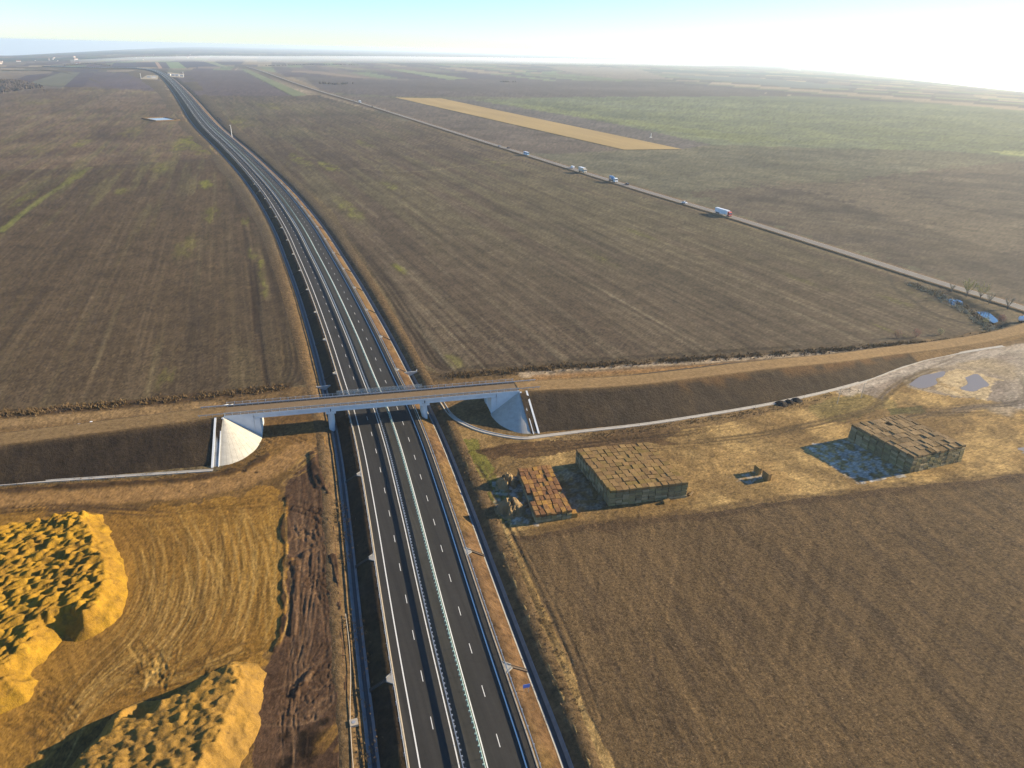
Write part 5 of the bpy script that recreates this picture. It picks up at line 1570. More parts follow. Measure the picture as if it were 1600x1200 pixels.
def cab(root, x0, paint, W=2.5, H=3.3, Ln=2.2):
    q = MB(); q.prism([(x0, .6), (x0 + Ln, .6), (x0 + Ln, 1.7), (x0 + Ln - .22, 2.7), (x0 + Ln - .6, H), (x0, H)][::-1], 'y', -W / 2, W / 2); c = q.build('cab', paint, root)
    q = MB(); q.prism([(x0 + Ln + .012, 1.75), (x0 + Ln - .20, 2.7), (x0 + Ln - .26, 2.7), (x0 + Ln - .06, 1.75)], 'y', -W / 2 + .15, W / 2 - .15); q.build('windscreen', m_glass, c)
    for sy in (-1, 1):
        q = MB(); q.box(x0 + Ln - 1.3, x0 + Ln - .35, sy * W / 2 - .012, sy * W / 2 + .012, 1.75, 2.5); q.build('side_window', m_glass, c)
        q = MB(); q.box(x0 + Ln - .05, x0 + Ln + .03, sy * .85 - .2, sy * .85 + .2, .8, 1.02); q.build('headlight', m_lamp, c)
def semi(loc, rz, cabp, boxp, label, Lt=13.2):
    root = empty('semi_truck', loc, rz); tag(root, label, 'truck', 'lorries on the country road')
    cab(root, Lt / 2 + .4, cabp, H=3.5)
    q = MB(); q.box(-Lt / 2 - .6, Lt / 2, -1.27, 1.27, 1.15, 4.0); t_ = q.build('trailer', boxp, root)
    q = MB()
    for k in range(6): q.box(-Lt / 2 + k * 2.2, -Lt / 2 + k * 2.2 + .06, -1.285, 1.285, 1.2, 3.98)
    r_ = q.build('ribs', m_white, t_); r_['kind'] = 'stuff'
    q = MB(); q.box(-Lt / 2 - .4, Lt / 2 + 2.4, -.5, .5, .75, 1.13); q.build('chassis', m_blk, root)
    q = MB(); q.box(-2, 2.6, -1.2, 1.2, .55, 1.0); q.build('side_skirt', boxp, root)
    for x in (-Lt / 2 + .8, -Lt / 2 + 2.1, -Lt / 2 + 3.4, Lt / 2 + .2, Lt / 2 + 2.0):
        for sy in (-1.05, 1.05): wheel(root, x, sy, .5, .36)
    return root
def mixer(loc, rz, label):
    root = empty('mixer_truck', loc, rz); tag(root, label, 'truck', 'lorries on the country road')
    cab(root, 2.6, m_white, H=3.1)
    q = MB(); q.box(-4.6, 4.6, -.5, .5, .8, 1.15); q.build('chassis', m_blk, root)
    q = MB(); q.tube([(-4.2, 0, 3.35), (-3.2, 0, 3.1), (-1.4, 0, 2.75), (.8, 0, 2.35), (2.0, 0, 2.1)], [.55, .95, 1.28, 1.2, .6], 16); d_ = q.build('drum', m_blue, root, True)
    q = MB(); q.tube([(-1.5, 0, 2.77), (-1.15, 0, 2.70)], 1.31, 16); q.build('band', m_white, d_)
    q = MB(); q.prism([(-4.9, 1.2), (-3.9, 1.2), (-4.2, 3.7), (-5.0, 4.0)], 'y', -.5, .5); q.build('chute', m_grey, root)
    for x in (-3.6, -2.2, 1.6, 3.6):
        for sy in (-1.0, 1.0): wheel(root, x, sy, .5, .36)
    return root
def boxtruck(loc, rz, cabp, boxp, label, Lb=7.2):
    root = empty('box_truck', loc, rz); tag(root, label, 'truck', 'lorries on the country road')
    cab(root, Lb / 2 + .15, cabp, H=3.0, Ln=2.0)
    q = MB(); q.box(-Lb / 2, Lb / 2, -1.25, 1.25, 1.05, 3.6); b_ = q.build('cargo_box', boxp, root)
    q = MB(); q.box(-Lb / 2 - .02, Lb / 2 + .02, -1.27, 1.27, 3.55, 3.68); q.build('roof_edge', m_white, b_)
    q = MB(); q.box(-Lb / 2, Lb / 2 + 1.8, -.5, .5, .7, 1.04); q.build('chassis', m_blk, root)
    for x in (-Lb / 2 + 1.2, -Lb / 2 + 2.4, Lb / 2 + 1.0):
        for sy in (-1.0, 1.0): wheel(root, x, sy, .48, .34)
    return root
def bus(loc, rz, label, L=9.5):
    root = empty('bus', loc, rz); tag(root, label, 'bus')
    q = MB(); q.prism([(-L / 2, .45), (L / 2, .45), (L / 2, 1.6), (L / 2 - .25, 3.1), (-L / 2, 3.1)][::-1], 'y', -1.22, 1.22); q.build('body', m_lblue, root)
    q = MB(); q.box(-L / 2 + .1, L / 2 - .4, -1.1, 1.1, 3.1, 3.22); q.build('roof', m_white, root)
    for sy in (-1, 1):
        for k in range(5):
            q = MB(); x = -L / 2 + .5 + k * 1.7; q.box(x, x + 1.45, sy * 1.22 - .015, sy * 1.22 + .015, 1.7, 2.65); q.build('window', m_glass, root)
    q = MB(); q.prism([(L / 2 + .01, 1.65), (L / 2 - .2, 2.9), (L / 2 - .25, 2.9), (L / 2 - .05, 1.65)], 'y', -1.05, 1.05); q.build('windscreen', m_glass, root)
    for x in (-L / 2 + 2.0, L / 2 - 2.0):
        for sy in (-1.0, 1.0): wheel(root, x, sy, .46, .3)
    return root
TOW = math.pi          # driving towards the viewer: against the survey direction of the road line
def on_road(px_, py_, lane, fn, *a, away=False, **k):
    q, z, an = cr_at(px_, py_, lane)
    sc = {'semi': 1.12, 'mixer': 1.4, 'boxtruck': 1.4, 'bus': 1.15}.get(fn.__name__, 1.2)
    o = fn((q[0], q[1], z), an + (0 if away else TOW), *a, **k)
    o.scale = (sc, sc, sc)
    return o
on_road(1124, 336.5, -1.8, semi, m_red, m_white, 'long white semi trailer with a red cab, nearest lorry on the country road')
on_road(1066, 319, -1.8, car, m_white, 'white car just behind the nearest lorry on the country road')
on_road(977, 290, 1.8, car, m_blk, 'black car just ahead of the cement mixer truck', away=True)
on_road(955, 285, -1.8, mixer, 'blue and white cement mixer truck on the country road')
on_road(906, 270, -1.8, boxtruck, m_beige, m_beige, 'beige box truck on the country road behind the cement mixer')
on_road(888, 264, 1.8, car, m_white, 'white van beside the tail of the beige box truck', None, 4.9, 1.95, 2.1, True, away=True)
on_road(819, 243, -1.8, bus, 'light blue bus with white roof on the country road')
on_road(788, 233, 1.8, car, m_blk, 'dark car behind the light blue bus, the nearer of two', away=True)
on_road(778, 230, -1.8, car, m_grey, 'dark grey car behind the light blue bus, the farther of two')
on_road(579, 167.5, -1.8, car, m_blk, 'black car far up the country road behind a white truck')
on_road(562, 161.5, -1.8, boxtruck, m_white, m_white, 'small white truck far up the country road')
on_road(550, 158, 1.8, car, m_grey, 'grey car far up the country road, farthest of the traffic', away=True)
# tanker parked beyond the creek, cut by the right edge of the picture
p = at(1607, 503)
tk = empty('tanker_trailer', (p[0], p[1], 0.0), math.radians(12)); tag(tk, 'silver tanker trailer parked by the creek at the right edge', 'trailer')
q = MB(); q.tube([(-6, 0, 2.1), (-5.7, 0, 2.1), (5.7, 0, 2.1), (6, 0, 2.1)], [.7, 1.25, 1.25, .7], 18); q.build('tank', m_white, tk, True)
q = MB(); q.box(-5.5, 5.8, -.5, .5, .75, .95); q.build('chassis', m_blk, tk)
q = MB(); q.box(-4.5, 4.5, -.3, .3, 3.33, 3.42); q.build('walkway', m_steel, tk)
for x in (-4.6, -3.4, -2.2):
    for sy in (-1, 1): wheel(tk, x, sy, .48, .34)
q = MB(); q.box(4.2, 4.4, -.6, .6, 0, .76); q.build('landing_leg', m_steel, tk)

# ------------------------------------------------------------------ water
def water_mat(name, rgb, rough):
    m, n, l, b = nt(name)
    b.inputs['Base Color'].default_value = (*rgb, 1); b.inputs['Roughness'].default_value = rough
    b.inputs['Specular IOR Level'].default_value = 0.6 if rough < .1 else .16
    geo = n.new('ShaderNodeNewGeometry'); f = noise_n(l, n, geo.outputs['Position'], 1.2, 3, 0.5)
    bp = n.new('ShaderNodeBump'); bp.inputs['Strength'].default_value = 0.04; l.new(f, bp.inputs['Height']); l.new(bp.outputs['Normal'], b.inputs['Normal'])
    return m
m_pond = water_mat('pond_water', (0.02, 0.05, 0.09), 0.05)
m_puddle = water_mat('muddy_water', (0.17, 0.15, 0.14), 0.45)
m_basinw = plain('pale_blue_water', (0.30, 0.38, 0.44), 0.3, 0.1, 0.3, 0.5)  # basin water given an even pale blue base colour
def sheet(poly, z, mat, name, label, px=True):
    P = ats(poly) if px else np.asarray(poly)
    P, _ = spline(np.vstack([P, P[:1]]), 1.5)
    c = P.mean(0)
    me = D.meshes.new(name)
    zz = float(land(c[0], c[1])) + z
    me.from_pydata([(x, y, zz) for x, y in P[:-1]] + [(c[0], c[1], zz)], [], [(i, (i + 1) % (len(P) - 1), len(P) - 1) for i in range(len(P) - 1)])
    me.materials.append(mat)
    return tag(link(name, me), label, None, None, 'structure')
sheet([(1478, 466), (1490, 466), (1504, 470), (1504, 480), (1494, 480)], -0.42, m_pond, 'pond', 'small blue pond under bare trees by the country road')
sheet([(1526, 486), (1542, 486), (1553, 493), (1560, 501), (1549, 503), (1538, 496)], -0.42, m_pond, 'pond', 'second blue pond beside the red bush by the creek')
sheet([(1420, 601), (1438, 588), (1456, 584), (1476, 580), (1474, 588), (1462, 592), (1464, 600), (1440, 607)], 0.03, m_puddle, 'puddle', 'wide grey puddle in the mud at the bend of the pale channel')
sheet([(1508, 590), (1526, 584), (1536, 592), (1546, 602), (1534, 606), (1520, 612), (1500, 607), (1512, 600)], 0.03, m_puddle, 'puddle', 'grey puddle in the middle of the muddy turning place')
sheet([(1590, 700), (1612, 698), (1616, 706), (1594, 708)], 0.0, m_puddle, 'puddle', 'small grey puddle at the right edge beside the far bale stack')
# rectangular retention basin left of the motorway
bp4 = ats([(234, 190), (268, 188.5), (271, 183.5), (232, 185)])
cbx = bp4.mean(0); zb_ = float(land(cbx[0], cbx[1]))
ub_ = bp4[1] - bp4[0]; vb_ = bp4[3] - bp4[0]
basin = empty('retention_basin', (cbx[0], cbx[1], zb_), math.atan2(ub_[1], ub_[0]))
tag(basin, 'long rectangular water basin in the field left of the motorway', 'basin')
hl_ = np.linalg.norm(ub_) / 2; hw_ = abs(np.cross(ub_ / np.linalg.norm(ub_), vb_)) / 2
q = MB(); q.add([(-hl_, -hw_, .25), (hl_, -hw_, .25), (hl_, hw_, .25), (-hl_, hw_, .25)], [(0, 1, 2, 3)]); q.build('water', m_basinw, basin)
for a, b, c, e in ((-hl_ - 3, hl_ + 3, -hw_ - 3, -hw_), (-hl_ - 3, hl_ + 3, hw_, hw_ + 3)):
    q = MB(); q.prism([(a, 0), (b, 0), (b - 1, 1.6), (a + 1, 1.6)], 'y', c, e); q.build('rim', m_slope_plain if 'm_slope_plain' in globals() else m_verge, basin)
for a, b in ((-hl_ - 3, -hl_), (hl_, hl_ + 3)):
    q = MB(); q.box(a, b, -hw_, hw_, -0.5, 1.5); q.build('rim', m_verge, basin)

# ------------------------------------------------------------------ trees and scrub
m_bark = plain('bark', (0.14, 0.115, 0.09), 0.95, 0.25, 3, 0.05)
m_twig = plain('pale_twigs', (0.32, 0.28, 0.19), 0.95, 0.3, 1, 0.05)
m_twigy = plain('yellow_leaves', (0.40, 0.36, 0.17), 0.95, 0.3, 1, 0.05)
m_twigr = plain('red_twigs', (0.34, 0.17, 0.12), 0.95, 0.3, 1, 0.05)
m_scrub = plain('dry_scrub', tuple(alb(132, 108, 76)), 0.95, 0.35, 0.5, 0.05)
m_wood = plain('far_wood', (0.08, 0.066, 0.06), 0.95, 0.3, 0.05, 0.03)
def tree(px_, py_, h, spread, label, seed, leaf=None, leaves=0, name='bare_tree', z=None, cat='tree', group=None, trunk=0.2):
    """several rising limbs from a short trunk, each breaking into fine twigs"""
    rs = random.Random(seed)
    p = at(px_, py_)
    root = empty(name, (p[0], p[1], float(land(p[0], p[1])) - 0.1 if z is None else z)); tag(root, label, cat, group)
    tw = MB(); cr = MB()
    fork = Vector((rs.uniform(-.1, .1), rs.uniform(-.1, .1), h * .14))
    tw.tube([Vector((0, 0, -.2)), fork * .5, fork], [trunk * 1.25, trunk, trunk * .9], 7)
    tips = []
    for k in range(7):
        a = 2 * math.pi * k / 7 + rs.uniform(-.4, .4)
        d = Vector((math.cos(a) * spread * rs.uniform(.3, .75), math.sin(a) * spread * rs.uniform(.3, .75), 1)).normalized()
        ln = h * rs.uniform(.5, .82)
        q1 = fork + d * ln * .5 + Vector((rs.uniform(-.3, .3), rs.uniform(-.3, .3), 0)); q2 = fork + d * ln
        tw.tube([fork, q1, q2], [trunk * .55, trunk * .36, trunk * .12], 5, False)
        for j in range(16):
            t = rs.uniform(.3, 1.0)
            s0 = fork.lerp(q1, t * 2) if t < .5 else q1.lerp(q2, t * 2 - 1)
            e = (d + Vector((rs.uniform(-1, 1), rs.uniform(-1, 1), rs.uniform(-.2, .8))) * .8).normalized()
            s1 = s0 + e * h * rs.uniform(.10, .24)
            cr.tube([s0, s1], [.045, .02], 3, False)
            tips.append((s0, s1, e))
    for s0, s1, e in tips:
        for j in range(5 + leaves // 100):
            c = s0.lerp(s1, rs.uniform(.2, 1.05)); v = (e + Vector((rs.uniform(-1, 1), rs.uniform(-1, 1), rs.uniform(-.5, 1))) * .9).normalized() * h * rs.uniform(.04, .10)
            w = Vector((rs.uniform(-1, 1), rs.uniform(-1, 1), rs.uniform(-1, 1))).normalized() * (.035 + .012 * leaves / 300)
            cr.add([c - w, c + w, c + v], [(0, 1, 2)])
    tw.build('trunk', m_bark, root)
    cr.build('crown', leaf or m_twig, root)
    return root
tree(1510, 463, 10.5, .9, 'tallest bare tree with a yellowish crown between pond and country road', 1, m_twigy, 900)
tree(1531, 467, 9.5, .9, 'bare tree with olive crown just right of the tallest pond tree', 2, m_twigy, 500)
tree(1545, 475, 7.5, .8, 'leafless upright tree above the second pond', 3, m_twig, 60)
tree(1574, 483, 7.5, .9, 'leafless tree at the right end of the pond trees', 4, m_twig, 60)
tree(1487, 455, 5, .9, 'small leafless tree left of the pond trees', 5, m_twig, 50)
def bush(px_, py_, h, label, seed, mat, n=500):
    rs = random.Random(seed)
    p = at(px_, py_)
    root = empty('bush', (p[0], p[1], -0.1)); tag(root, label, 'bush')
    st_ = MB(); cr = MB()
    for k in range(9):
        d = Vector((rs.uniform(-.6, .6), rs.uniform(-.6, .6), 1)).normalized()
        st_.tube([Vector((0, 0, 0)), d * h * .5, d * h * .85 + Vector((0, 0, .1))], [.05, .04, .02], 4, False)
    st_.build('stem', m_bark, root)
    for k in range(n):
        v = Vector((rs.gauss(0, 1), rs.gauss(0, 1), rs.gauss(0, 1))).normalized() * h * .48 * rs.random() ** .4
        c = v + Vector((0, 0, h * .55))
        a = Vector((rs.uniform(-1, 1), rs.uniform(-1, 1), rs.uniform(.2, 1))).normalized() * rs.uniform(.15, .4)
        b = Vector((rs.uniform(-1, 1), rs.uniform(-1, 1), rs.uniform(-1, 1))).normalized() * .06
        cr.add([c - a, c + b, c + a, c - b], [(0, 1, 2, 3)])
    cr.build('crown', mat, root)
bush(1431, 527, 4.6, 'reddish bush at the corner of the middle field, the fuller of two', 11, m_twigr)
bush(1401, 528, 4.2, 'faint reddish bush at the field edge left of a fuller one', 12, m_twigr, 260)
bush(1469, 523, 3.6, 'thin yellowish bush at the field edge', 13, m_twigy, 260)
bush(1564, 503, 4.2, 'round red bush beside the second pond', 14, m_twigr, 600)
bush(1540, 505, 3.6, 'yellowish bush on the creek bank below the pond', 15, m_twigy, 400)
tree(72, 148, 14, .8, 'lone dark tree on the crest of the west field', 21, m_wood, 700, name='field_tree', trunk=.4)

def tufts(lines, n, h0, h1, mat, name, label, seed, px=True, spread_=3.0, wide=0.5, poly=None):
    r = np.random.default_rng(seed)
    V = []; F_ = []
    if poly is None:
        pts = []
        for P in lines:
            Q, s_ = spline(ats(P), 1.0)
            m_ = max(1, int(n * len(Q) / sum(len(spline(ats(PP), 1.0)[0]) for PP in lines)))
            k = r.integers(0, len(Q), m_)
            pts.append(Q[k] + r.normal(0, spread_, (m_, 2)))
        pts = np.vstack(pts)
    else:
        P = ats(poly); lo = P.min(0); hi = P.max(0)
        pts = r.uniform(lo, hi, (n * 4, 2)); pts = pts[in_poly(pts[:, 0], pts[:, 1], P)][:n]
    cl = fbm(pts[:, 0] / 6, pts[:, 1] / 6, seed, 3)
    pts = pts[r.random(len(pts)) < sstep(0.3, 0.6, cl) + 0.15]
    zb = land(pts[:, 0], pts[:, 1])
    nb = 7
    T = []
    for k in range(nb):
        h = r.uniform(h0, h1, len(pts))
        a = r.uniform(0, 2 * math.pi, len(pts)); le = r.uniform(0.1, 0.8, len(pts)) * h
        w = h * wide * r.uniform(.4, 1, len(pts)) * .5
        ox = r.normal(0, h1 * .25, len(pts)); oy = r.normal(0, h1 * .25, len(pts))
        bx_, by_ = pts[:, 0] + ox, pts[:, 1] + oy
        pa = np.column_stack([bx_ - np.sin(a) * w, by_ + np.cos(a) * w, zb - .1])
        pb = np.column_stack([bx_ + np.sin(a) * w, by_ - np.cos(a) * w, zb - .1])
        pc = np.column_stack([bx_ + np.cos(a) * le, by_ + np.sin(a) * le, zb + h])
        T.append(np.stack([pa, pb, pc], 1))
    T = np.concatenate(T).reshape(-1, 3)
    Fx = np.arange(len(T)).reshape(-1, 3)
    o = link(name, mesh_np(name, T, Fx, mat))
    return tag(o, label, 'scrub', None, 'stuff')
tufts([[(700, 588), (860, 575), (1000, 567), (1200, 554)], [(1200, 554), (1400, 540), (1500, 532), (1545, 522)], [(0, 648), (150, 635), (300, 620), (440, 606)], [(-150, 664), (0, 648)], [(1425, 444), (1470, 462), (1520, 488), (1548, 512)]],
      4200, .3, 1.1, m_scrub, 'scrub', 'dry brown scrub along field edges, ditches and the creek', 3, spread_=1.6)
tufts([[(-200, 782), (0, 763), (150, 752), (330, 740)], [(850, 690), (1000, 671), (1200, 640), (1330, 608)], [(345, 742), (400, 715), (420, 690)], [(715, 690), (760, 780), (830, 930), (900, 1120)], [(556, 960), (566, 1060), (580, 1190)], [(532, 780), (545, 880)]], 2600, .15, .5, m_scrub, 'weeds', 'low dry weeds along banks, channels and ditch edges', 9, spread_=1.2)
tufts([[(1425, 444), (1470, 464), (1505, 484), (1550, 515)]], 700, .4, 1.2, m_twig, 'reeds', 'pale dry reeds along the creek and ponds', 5, spread_=2.0)
tufts(None, 1500, 4, 9, m_wood, 'far_wood', 'bare purple brown wood at the far left edge', 6, poly=[(-120, 142), (-60, 128), (0, 126), (30, 127), (70, 137), (30, 141), (0, 147)], wide=0.8)
tufts([[(420, 103), (500, 101), (560, 102)], [(500, 130), (520, 132), (545, 131)], [(780, 128), (800, 128.5)], [(100, 103), (140, 100), (170, 103)]], 500, 4, 8, m_wood, 'far_thicket', 'small dark thickets scattered over the far fields', 7, spread_=8.0, wide=0.9)
# black soil heaps beside the right foot channel
for k, (x_, y_, r_, lb) in enumerate([(1221, 631, 2.6, 'largest black soil heap beside the pale channel'), (1233, 628, 1.8, 'middle black soil heap beside the pale channel'), (1245, 625.5, 2.2, 'black soil heap beside the pale channel nearest the muddy bend')]):
    p = at(x_, y_); g_ = np.linspace(-1, 1, 22); A, B = np.meshgrid(g_, g_, indexing='ij'); xa = A.ravel(); ya = B.ravel()
    z = 1.1 * np.clip(1 - np.hypot(xa, ya) ** 1.5, -.05, 1) * (0.6 + .8 * fbm(xa * 3 + k, ya * 3, k, 3)) - .03
    ii = np.arange(len(xa)).reshape(A.shape); Fx = np.stack([ii[:-1, :-1], ii[1:, :-1], ii[1:, 1:], ii[:-1, 1:]], -1).reshape(-1, 4)
    o = link('soil_heap', mesh_np('soil_heap', np.column_stack([xa * r_, ya * r_, z]), Fx, plain(f'black_soil_{k}', (.03, .025, .022), .95, .3, 2, .03), True)); o.location = (p[0], p[1], 0)
    tag(o, lb, 'soil heap', 'black soil heaps')

# ------------------------------------------------------------------ small roadside things
m_wpole = plain('wooden_pole', (0.42, 0.36, 0.28), 0.9, 0.2, 3, 0.1)
for x_, y_, lb in ((1308, 631, 'slim wooden pole by the channel bend, the left of two'), (1345, 622, 'slim wooden pole by the channel bend, the right of two')):
    p = at(x_, y_); o = empty('utility_pole', (p[0], p[1], 0), .3); tag(o, lb, 'pole')
    q = MB(); q.tube([(0, 0, -.3), (.25, 0, 6.6)], [.13, .09], 7); q.build('shaft', m_wpole, o)
    q = MB(); q.box(-.35, .8, -.05, .05, 6.1, 6.25); q.build('crossarm', m_wpole, o)
s_ = mw_station(363, 214, 1.2)
p, nrm, zb, zr = mw_at(s_, 14.0)
o = empty('light_mast', (p[0], p[1], zb + zr - .6), math.atan2(nrm[1], nrm[0])); tag(o, 'tall pale mast standing beside the far stretch of the motorway', 'mast')
q = MB(); q.tube([(0, 0, 0), (0, 0, 16)], [.4, .25], 8); q.build('shaft', m_white, o)
q = MB(); q.box(-1.6, 0.3, -.25, .25, 15.6, 16.0); q.build('lamp_arm', m_white, o)
# kilometre board on the right bank
s_ = mw_station(760, 1085, 1.2)
p, nrm, zb, zr = mw_at(s_, 14.4)
o = empty('road_sign', (p[0], p[1], zb + zr - 0.9), math.atan2(nrm[1], nrm[0])); tag(o, 'small blue road sign on two posts on the right motorway bank', 'sign')
q = MB(); q.box(-.75, .75, -.03, .03, 1.3, 2.2); q.build('board', paintm('sign_blue', (.10, .20, .55)), o)
for sx in (-.5, .5):
    q = MB(); q.tube([(sx, .06, -.3), (sx, .06, 2.1)], .05, 6); q.build('post', m_steel, o)
# manhole and buried cable line left of the left ditch
p = at(553, 1130)
o = empty('manhole', (p[0], p[1], 0.05), MW_ANG); tag(o, 'square concrete manhole with a round lid left of the motorway ditch', 'manhole')
q = MB(); q.box(-.8, .8, -.8, .8, -.2, .28); q.build('frame', m_kerb, o)
q = MB(); q.cyl((0, 0, .29), 'z', .38, .06, 16); q.build('lid', m_grey, o)
P, _ = spline(ats([(540, 960), (546, 1010), (548, 1060), (547, 1110), (549, 1160), (553, 1215), (556, 1300)]), 1.5)
q = MB(); q.tube([(x, y, .16 + .06 * math.sin(i * .5)) for i, (x, y) in enumerate(P)], .09, 5); o = q.build('cable_duct', m_kerb); tag(o, 'thin pale cable duct lying along the left motorway ditch', 'cable')
p = at(133, 663)
o = empty('barrier_beam', (p[0], p[1], 0.0), .3); tag(o, 'white beam lying beside the dirt road on the left', 'beam')
q = MB(); q.box(-2.2, 2.2, -.2, .2, 0, .5); q.build('beam', m_white, o)
q = MB(); q.box(1.6, 2.3, -.4, .4, .5, .8); q.build('end_block', m_white, o)
# lone post in the far field
p = at(1017, 215); zz = float(land(*p))
o = empty('field_marker', (p[0], p[1], zz), .5); tag(o, 'small white marker post in the field behind the yellow strip', 'marker')
q = MB(); q.tube([(0, 0, 0), (0, 0, 7)], [.5, .4], 6); q.build('post', m_concw, o)
q = MB(); q.box(-2.2, 2.2, -.4, .4, -.2, 1.0); q.build('base', m_concw, o)

# ------------------------------------------------------------------ far motorway site and the valley town
m_roof = plain('roof_tiles', (0.22, 0.11, 0.085), 0.9, 0.2, .3, .05); m_wallw = plain('white_render', (0.5, 0.48, 0.45), 0.9, 0.08, .2, .05)
def house_mesh(L, W, H):
    q = MB(); q.box(-L / 2, L / 2, -W / 2, W / 2, -1.5, H); w_ = q.mesh('wall', m_wallw)
    q = MB(); q.prism([(-W / 2 - .5, H), (W / 2 + .5, H), (0, H + W * .38)], 'x', -L / 2 - .5, L / 2 + .5); r_ = q.mesh('roof', m_roof)
    return w_, r_
rs = random.Random(31)
hm = [house_mesh(10, 7, 4), house_mesh(14, 8, 4.5), house_mesh(26, 11, 6)]
def house(px_, py_, k, rz, label, group):
    p = at(px_, py_); zz = float(land(*p))
    o = empty('house', (p[0], p[1], zz), rz); tag(o, label, 'house', group)
    link('wall', hm[k][0], o); link('roof', hm[k][1], o)
for k in range(24):
    x_ = rs.choice([rs.uniform(0, 30), rs.uniform(60, 140), rs.uniform(180, 300), rs.uniform(180, 420), rs.uniform(0, 60)])
    y_ = (102 if x_ < 30 else 99 - .02 * x_) - rs.uniform(0, 8)
    house(x_, y_, rs.randrange(3), rs.uniform(0, 3), 'tiny pale house of the town in the hazy valley', 'houses of the valley town')
house(122, 99.5, 2, .4, 'larger white farm building on the near rim of the hazy valley', None)
m_site = plain('site_gravel', tuple(alb(190, 172, 140)), .95, .2, .05, .05)
def pad(P, label, z=0.35):
    A = ats(P); c = A.mean(0); zz = float(land(*c)) + z
    me = D.meshes.new('gravel_pad'); me.from_pydata([(x, y, zz) for x, y in A], [], [tuple(range(len(A)))]); me.materials.append(m_site)
    tag(link('gravel_pad', me), label, None, None, 'structure')
pad([(219, 123.5), (246, 124.5), (248, 118), (230, 117.5)], 'pale gravel pad left of the far motorway bend')
pad([(262, 120), (287, 121.5), (288, 116), (262, 113)], 'pale gravel pad right of the far motorway bend')
for k, (x_, y_, lb) in enumerate([(264, 118, 'site cabin nearest the far motorway bend'), (271, 118.6, 'second site cabin on the right gravel pad'), (277, 119, 'third site cabin on the right gravel pad'), (284, 119.5, 'site cabin at the outer end of the right gravel pad'), (233, 121.5, 'site cabin on the left gravel pad, the left one'), (241, 122, 'site cabin on the left gravel pad, the right one')]):
    p = at(x_, y_); zz = float(land(*p))
    o = empty('site_cabin', (p[0], p[1], zz + .3), .1 * k); tag(o, lb, 'cabin', 'cabins of the far motorway site')
    q = MB(); q.box(-7, 7, -3.5, 3.5, 0, 5); q.build('wall', m_wallw, o)
    q = MB(); q.prism([(-3.9, 5), (3.9, 5), (0, 6.2)], 'x', -7.4, 7.4); q.build('roof', m_grey, o)
for x_, y_, lb in ((220.5, 123, 'thin tall mast at the left end of the far gravel pad'), (287, 120.5, 'thin tall mast at the right end of the far gravel pad')):
    p = at(x_, y_); zz = float(land(*p)); o = empty('light_mast', (p[0], p[1], zz)); tag(o, lb, 'mast')
    q = MB(); q.tube([(0, 0, 0), (0, 0, 18)], [.7, .5], 6); q.build('shaft', m_white, o)
    q = MB(); q.box(-1.5, 1.5, -.6, .6, 17.6, 18.6); q.build('lamp_head', m_white, o)
# ------------------------------------------------------------------ haze
hb = MB(); hb.box(-52000, 52000, -52000, 52000, -3600, CAM_H + 12)
mh, hn, hl, hbs = nt('haze_air')
hn.remove(hbs)
hv = hn.new('ShaderNodeVolumePrincipled')
hv.inputs['Density'].default_value = HAZE_DENSITY
hv.inputs['Color'].default_value = (0.74, 0.88, 1.0, 1)
hv.inputs['Anisotropy'].default_value = 0.35
hl.new(hv.outputs[0], hn['Material Output'].inputs['Volume'])
tag(hb.build('haze', mh), 'pale winter haze over the plain', None, None, 'stuff')

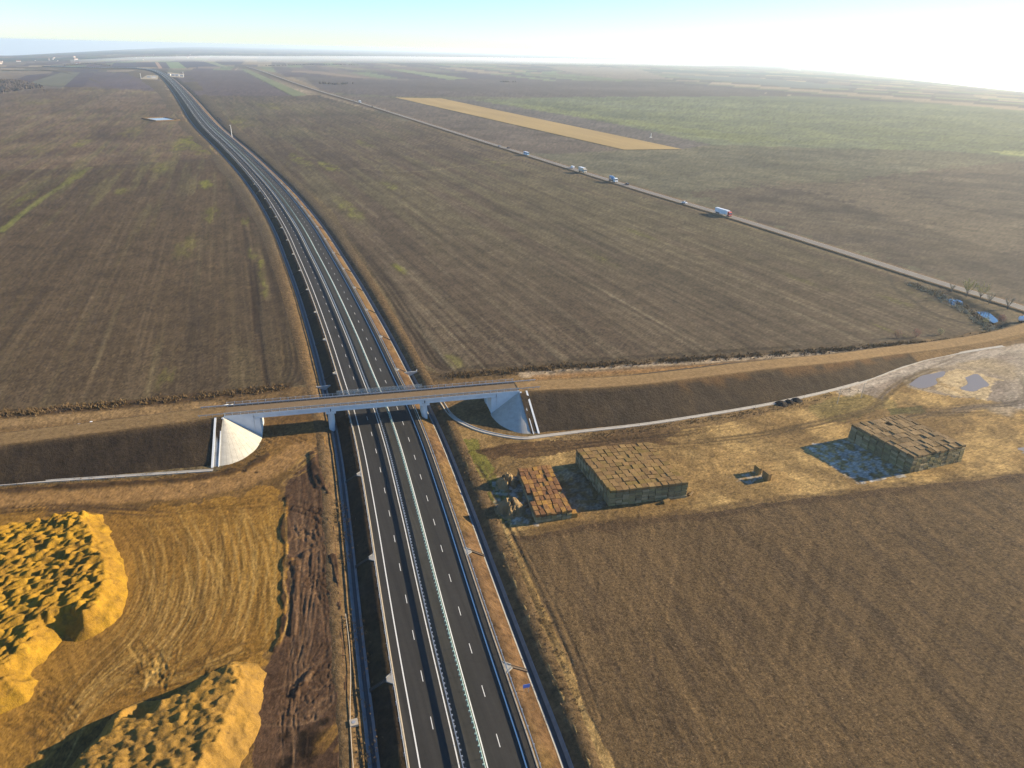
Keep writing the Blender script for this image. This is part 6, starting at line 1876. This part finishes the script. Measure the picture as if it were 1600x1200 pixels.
# mist lying in the far valley
mx_ = [110, 200, 320, 450, 600, 760, 920, 1080, 1250, 1420, 1600, 1760]
y_lo = [98.5, 97.5, 97, 98.5, 99, 100, 102, 104, 110, 121, 139, 160]
y_hi = [94, 90, 88, 88, 88, 90, 93, 96, 103, 115, 133.5, 153]
hgt = [4, 12, 20, 18, 20, 24, 30, 34, 34, 30, 26, 10]
V = []; F_ = []
K = 7
for xq, a, b, h in zip(mx_, y_lo, y_hi, hgt):
    A = at(xq, a); B = at(xq, b)
    for k in range(K):
        t = k / (K - 1); q = A * (1 - t) + B * t
        V.append((q[0], q[1], float(land(*q)) + 1.0 + h * math.sin(math.pi * (0.02 + .96 * t)) ** 0.8))
    for k in range(K):
        t = k / (K - 1); q = A * (1 - t) + B * t
        V.append((q[0], q[1], float(land(*q)) - 12.0))
n_ = len(mx_); S2 = 2 * K
for i in range(n_ - 1):
    for k in range(K - 1):
        F_.append((i * S2 + k, i * S2 + k + 1, (i + 1) * S2 + k + 1, (i + 1) * S2 + k))
        F_.append((i * S2 + K + k, (i + 1) * S2 + K + k, (i + 1) * S2 + K + k + 1, i * S2 + K + k + 1))
    for k, r in ((0, False), (K - 1, True)):
        f = (i * S2 + k, (i + 1) * S2 + k, (i + 1) * S2 + K + k, i * S2 + K + k)
        F_.append(f[::-1] if r else f)
for i, r in ((0, True), (n_ - 1, False)):
    for k in range(K - 1):
        f = (i * S2 + k, i * S2 + k + 1, i * S2 + K + k + 1, i * S2 + K + k)
        F_.append(f if not r else f[::-1])
mm, mn, ml, mb_ = nt('mist_air'); mn.remove(mb_)
mv = mn.new('ShaderNodeVolumePrincipled'); mv.inputs['Density'].default_value = 0.00055; mv.inputs['Color'].default_value = (0.94, 0.96, 0.98, 1)
ml.new(mv.outputs[0], mn['Material Output'].inputs['Volume'])
me = D.meshes.new('valley_mist'); me.from_pydata(V, [], F_)
import bmesh
bm_ = bmesh.new(); bm_.from_mesh(me); bmesh.ops.recalc_face_normals(bm_, faces=bm_.faces)
if bm_.calc_volume(signed=True) < 0: bmesh.ops.reverse_faces(bm_, faces=bm_.faces)
bm_.to_mesh(me); bm_.free()
me.materials.append(mm)
tag(link('valley_mist', me), 'white band of mist lying in the far valley', None, None, 'stuff')
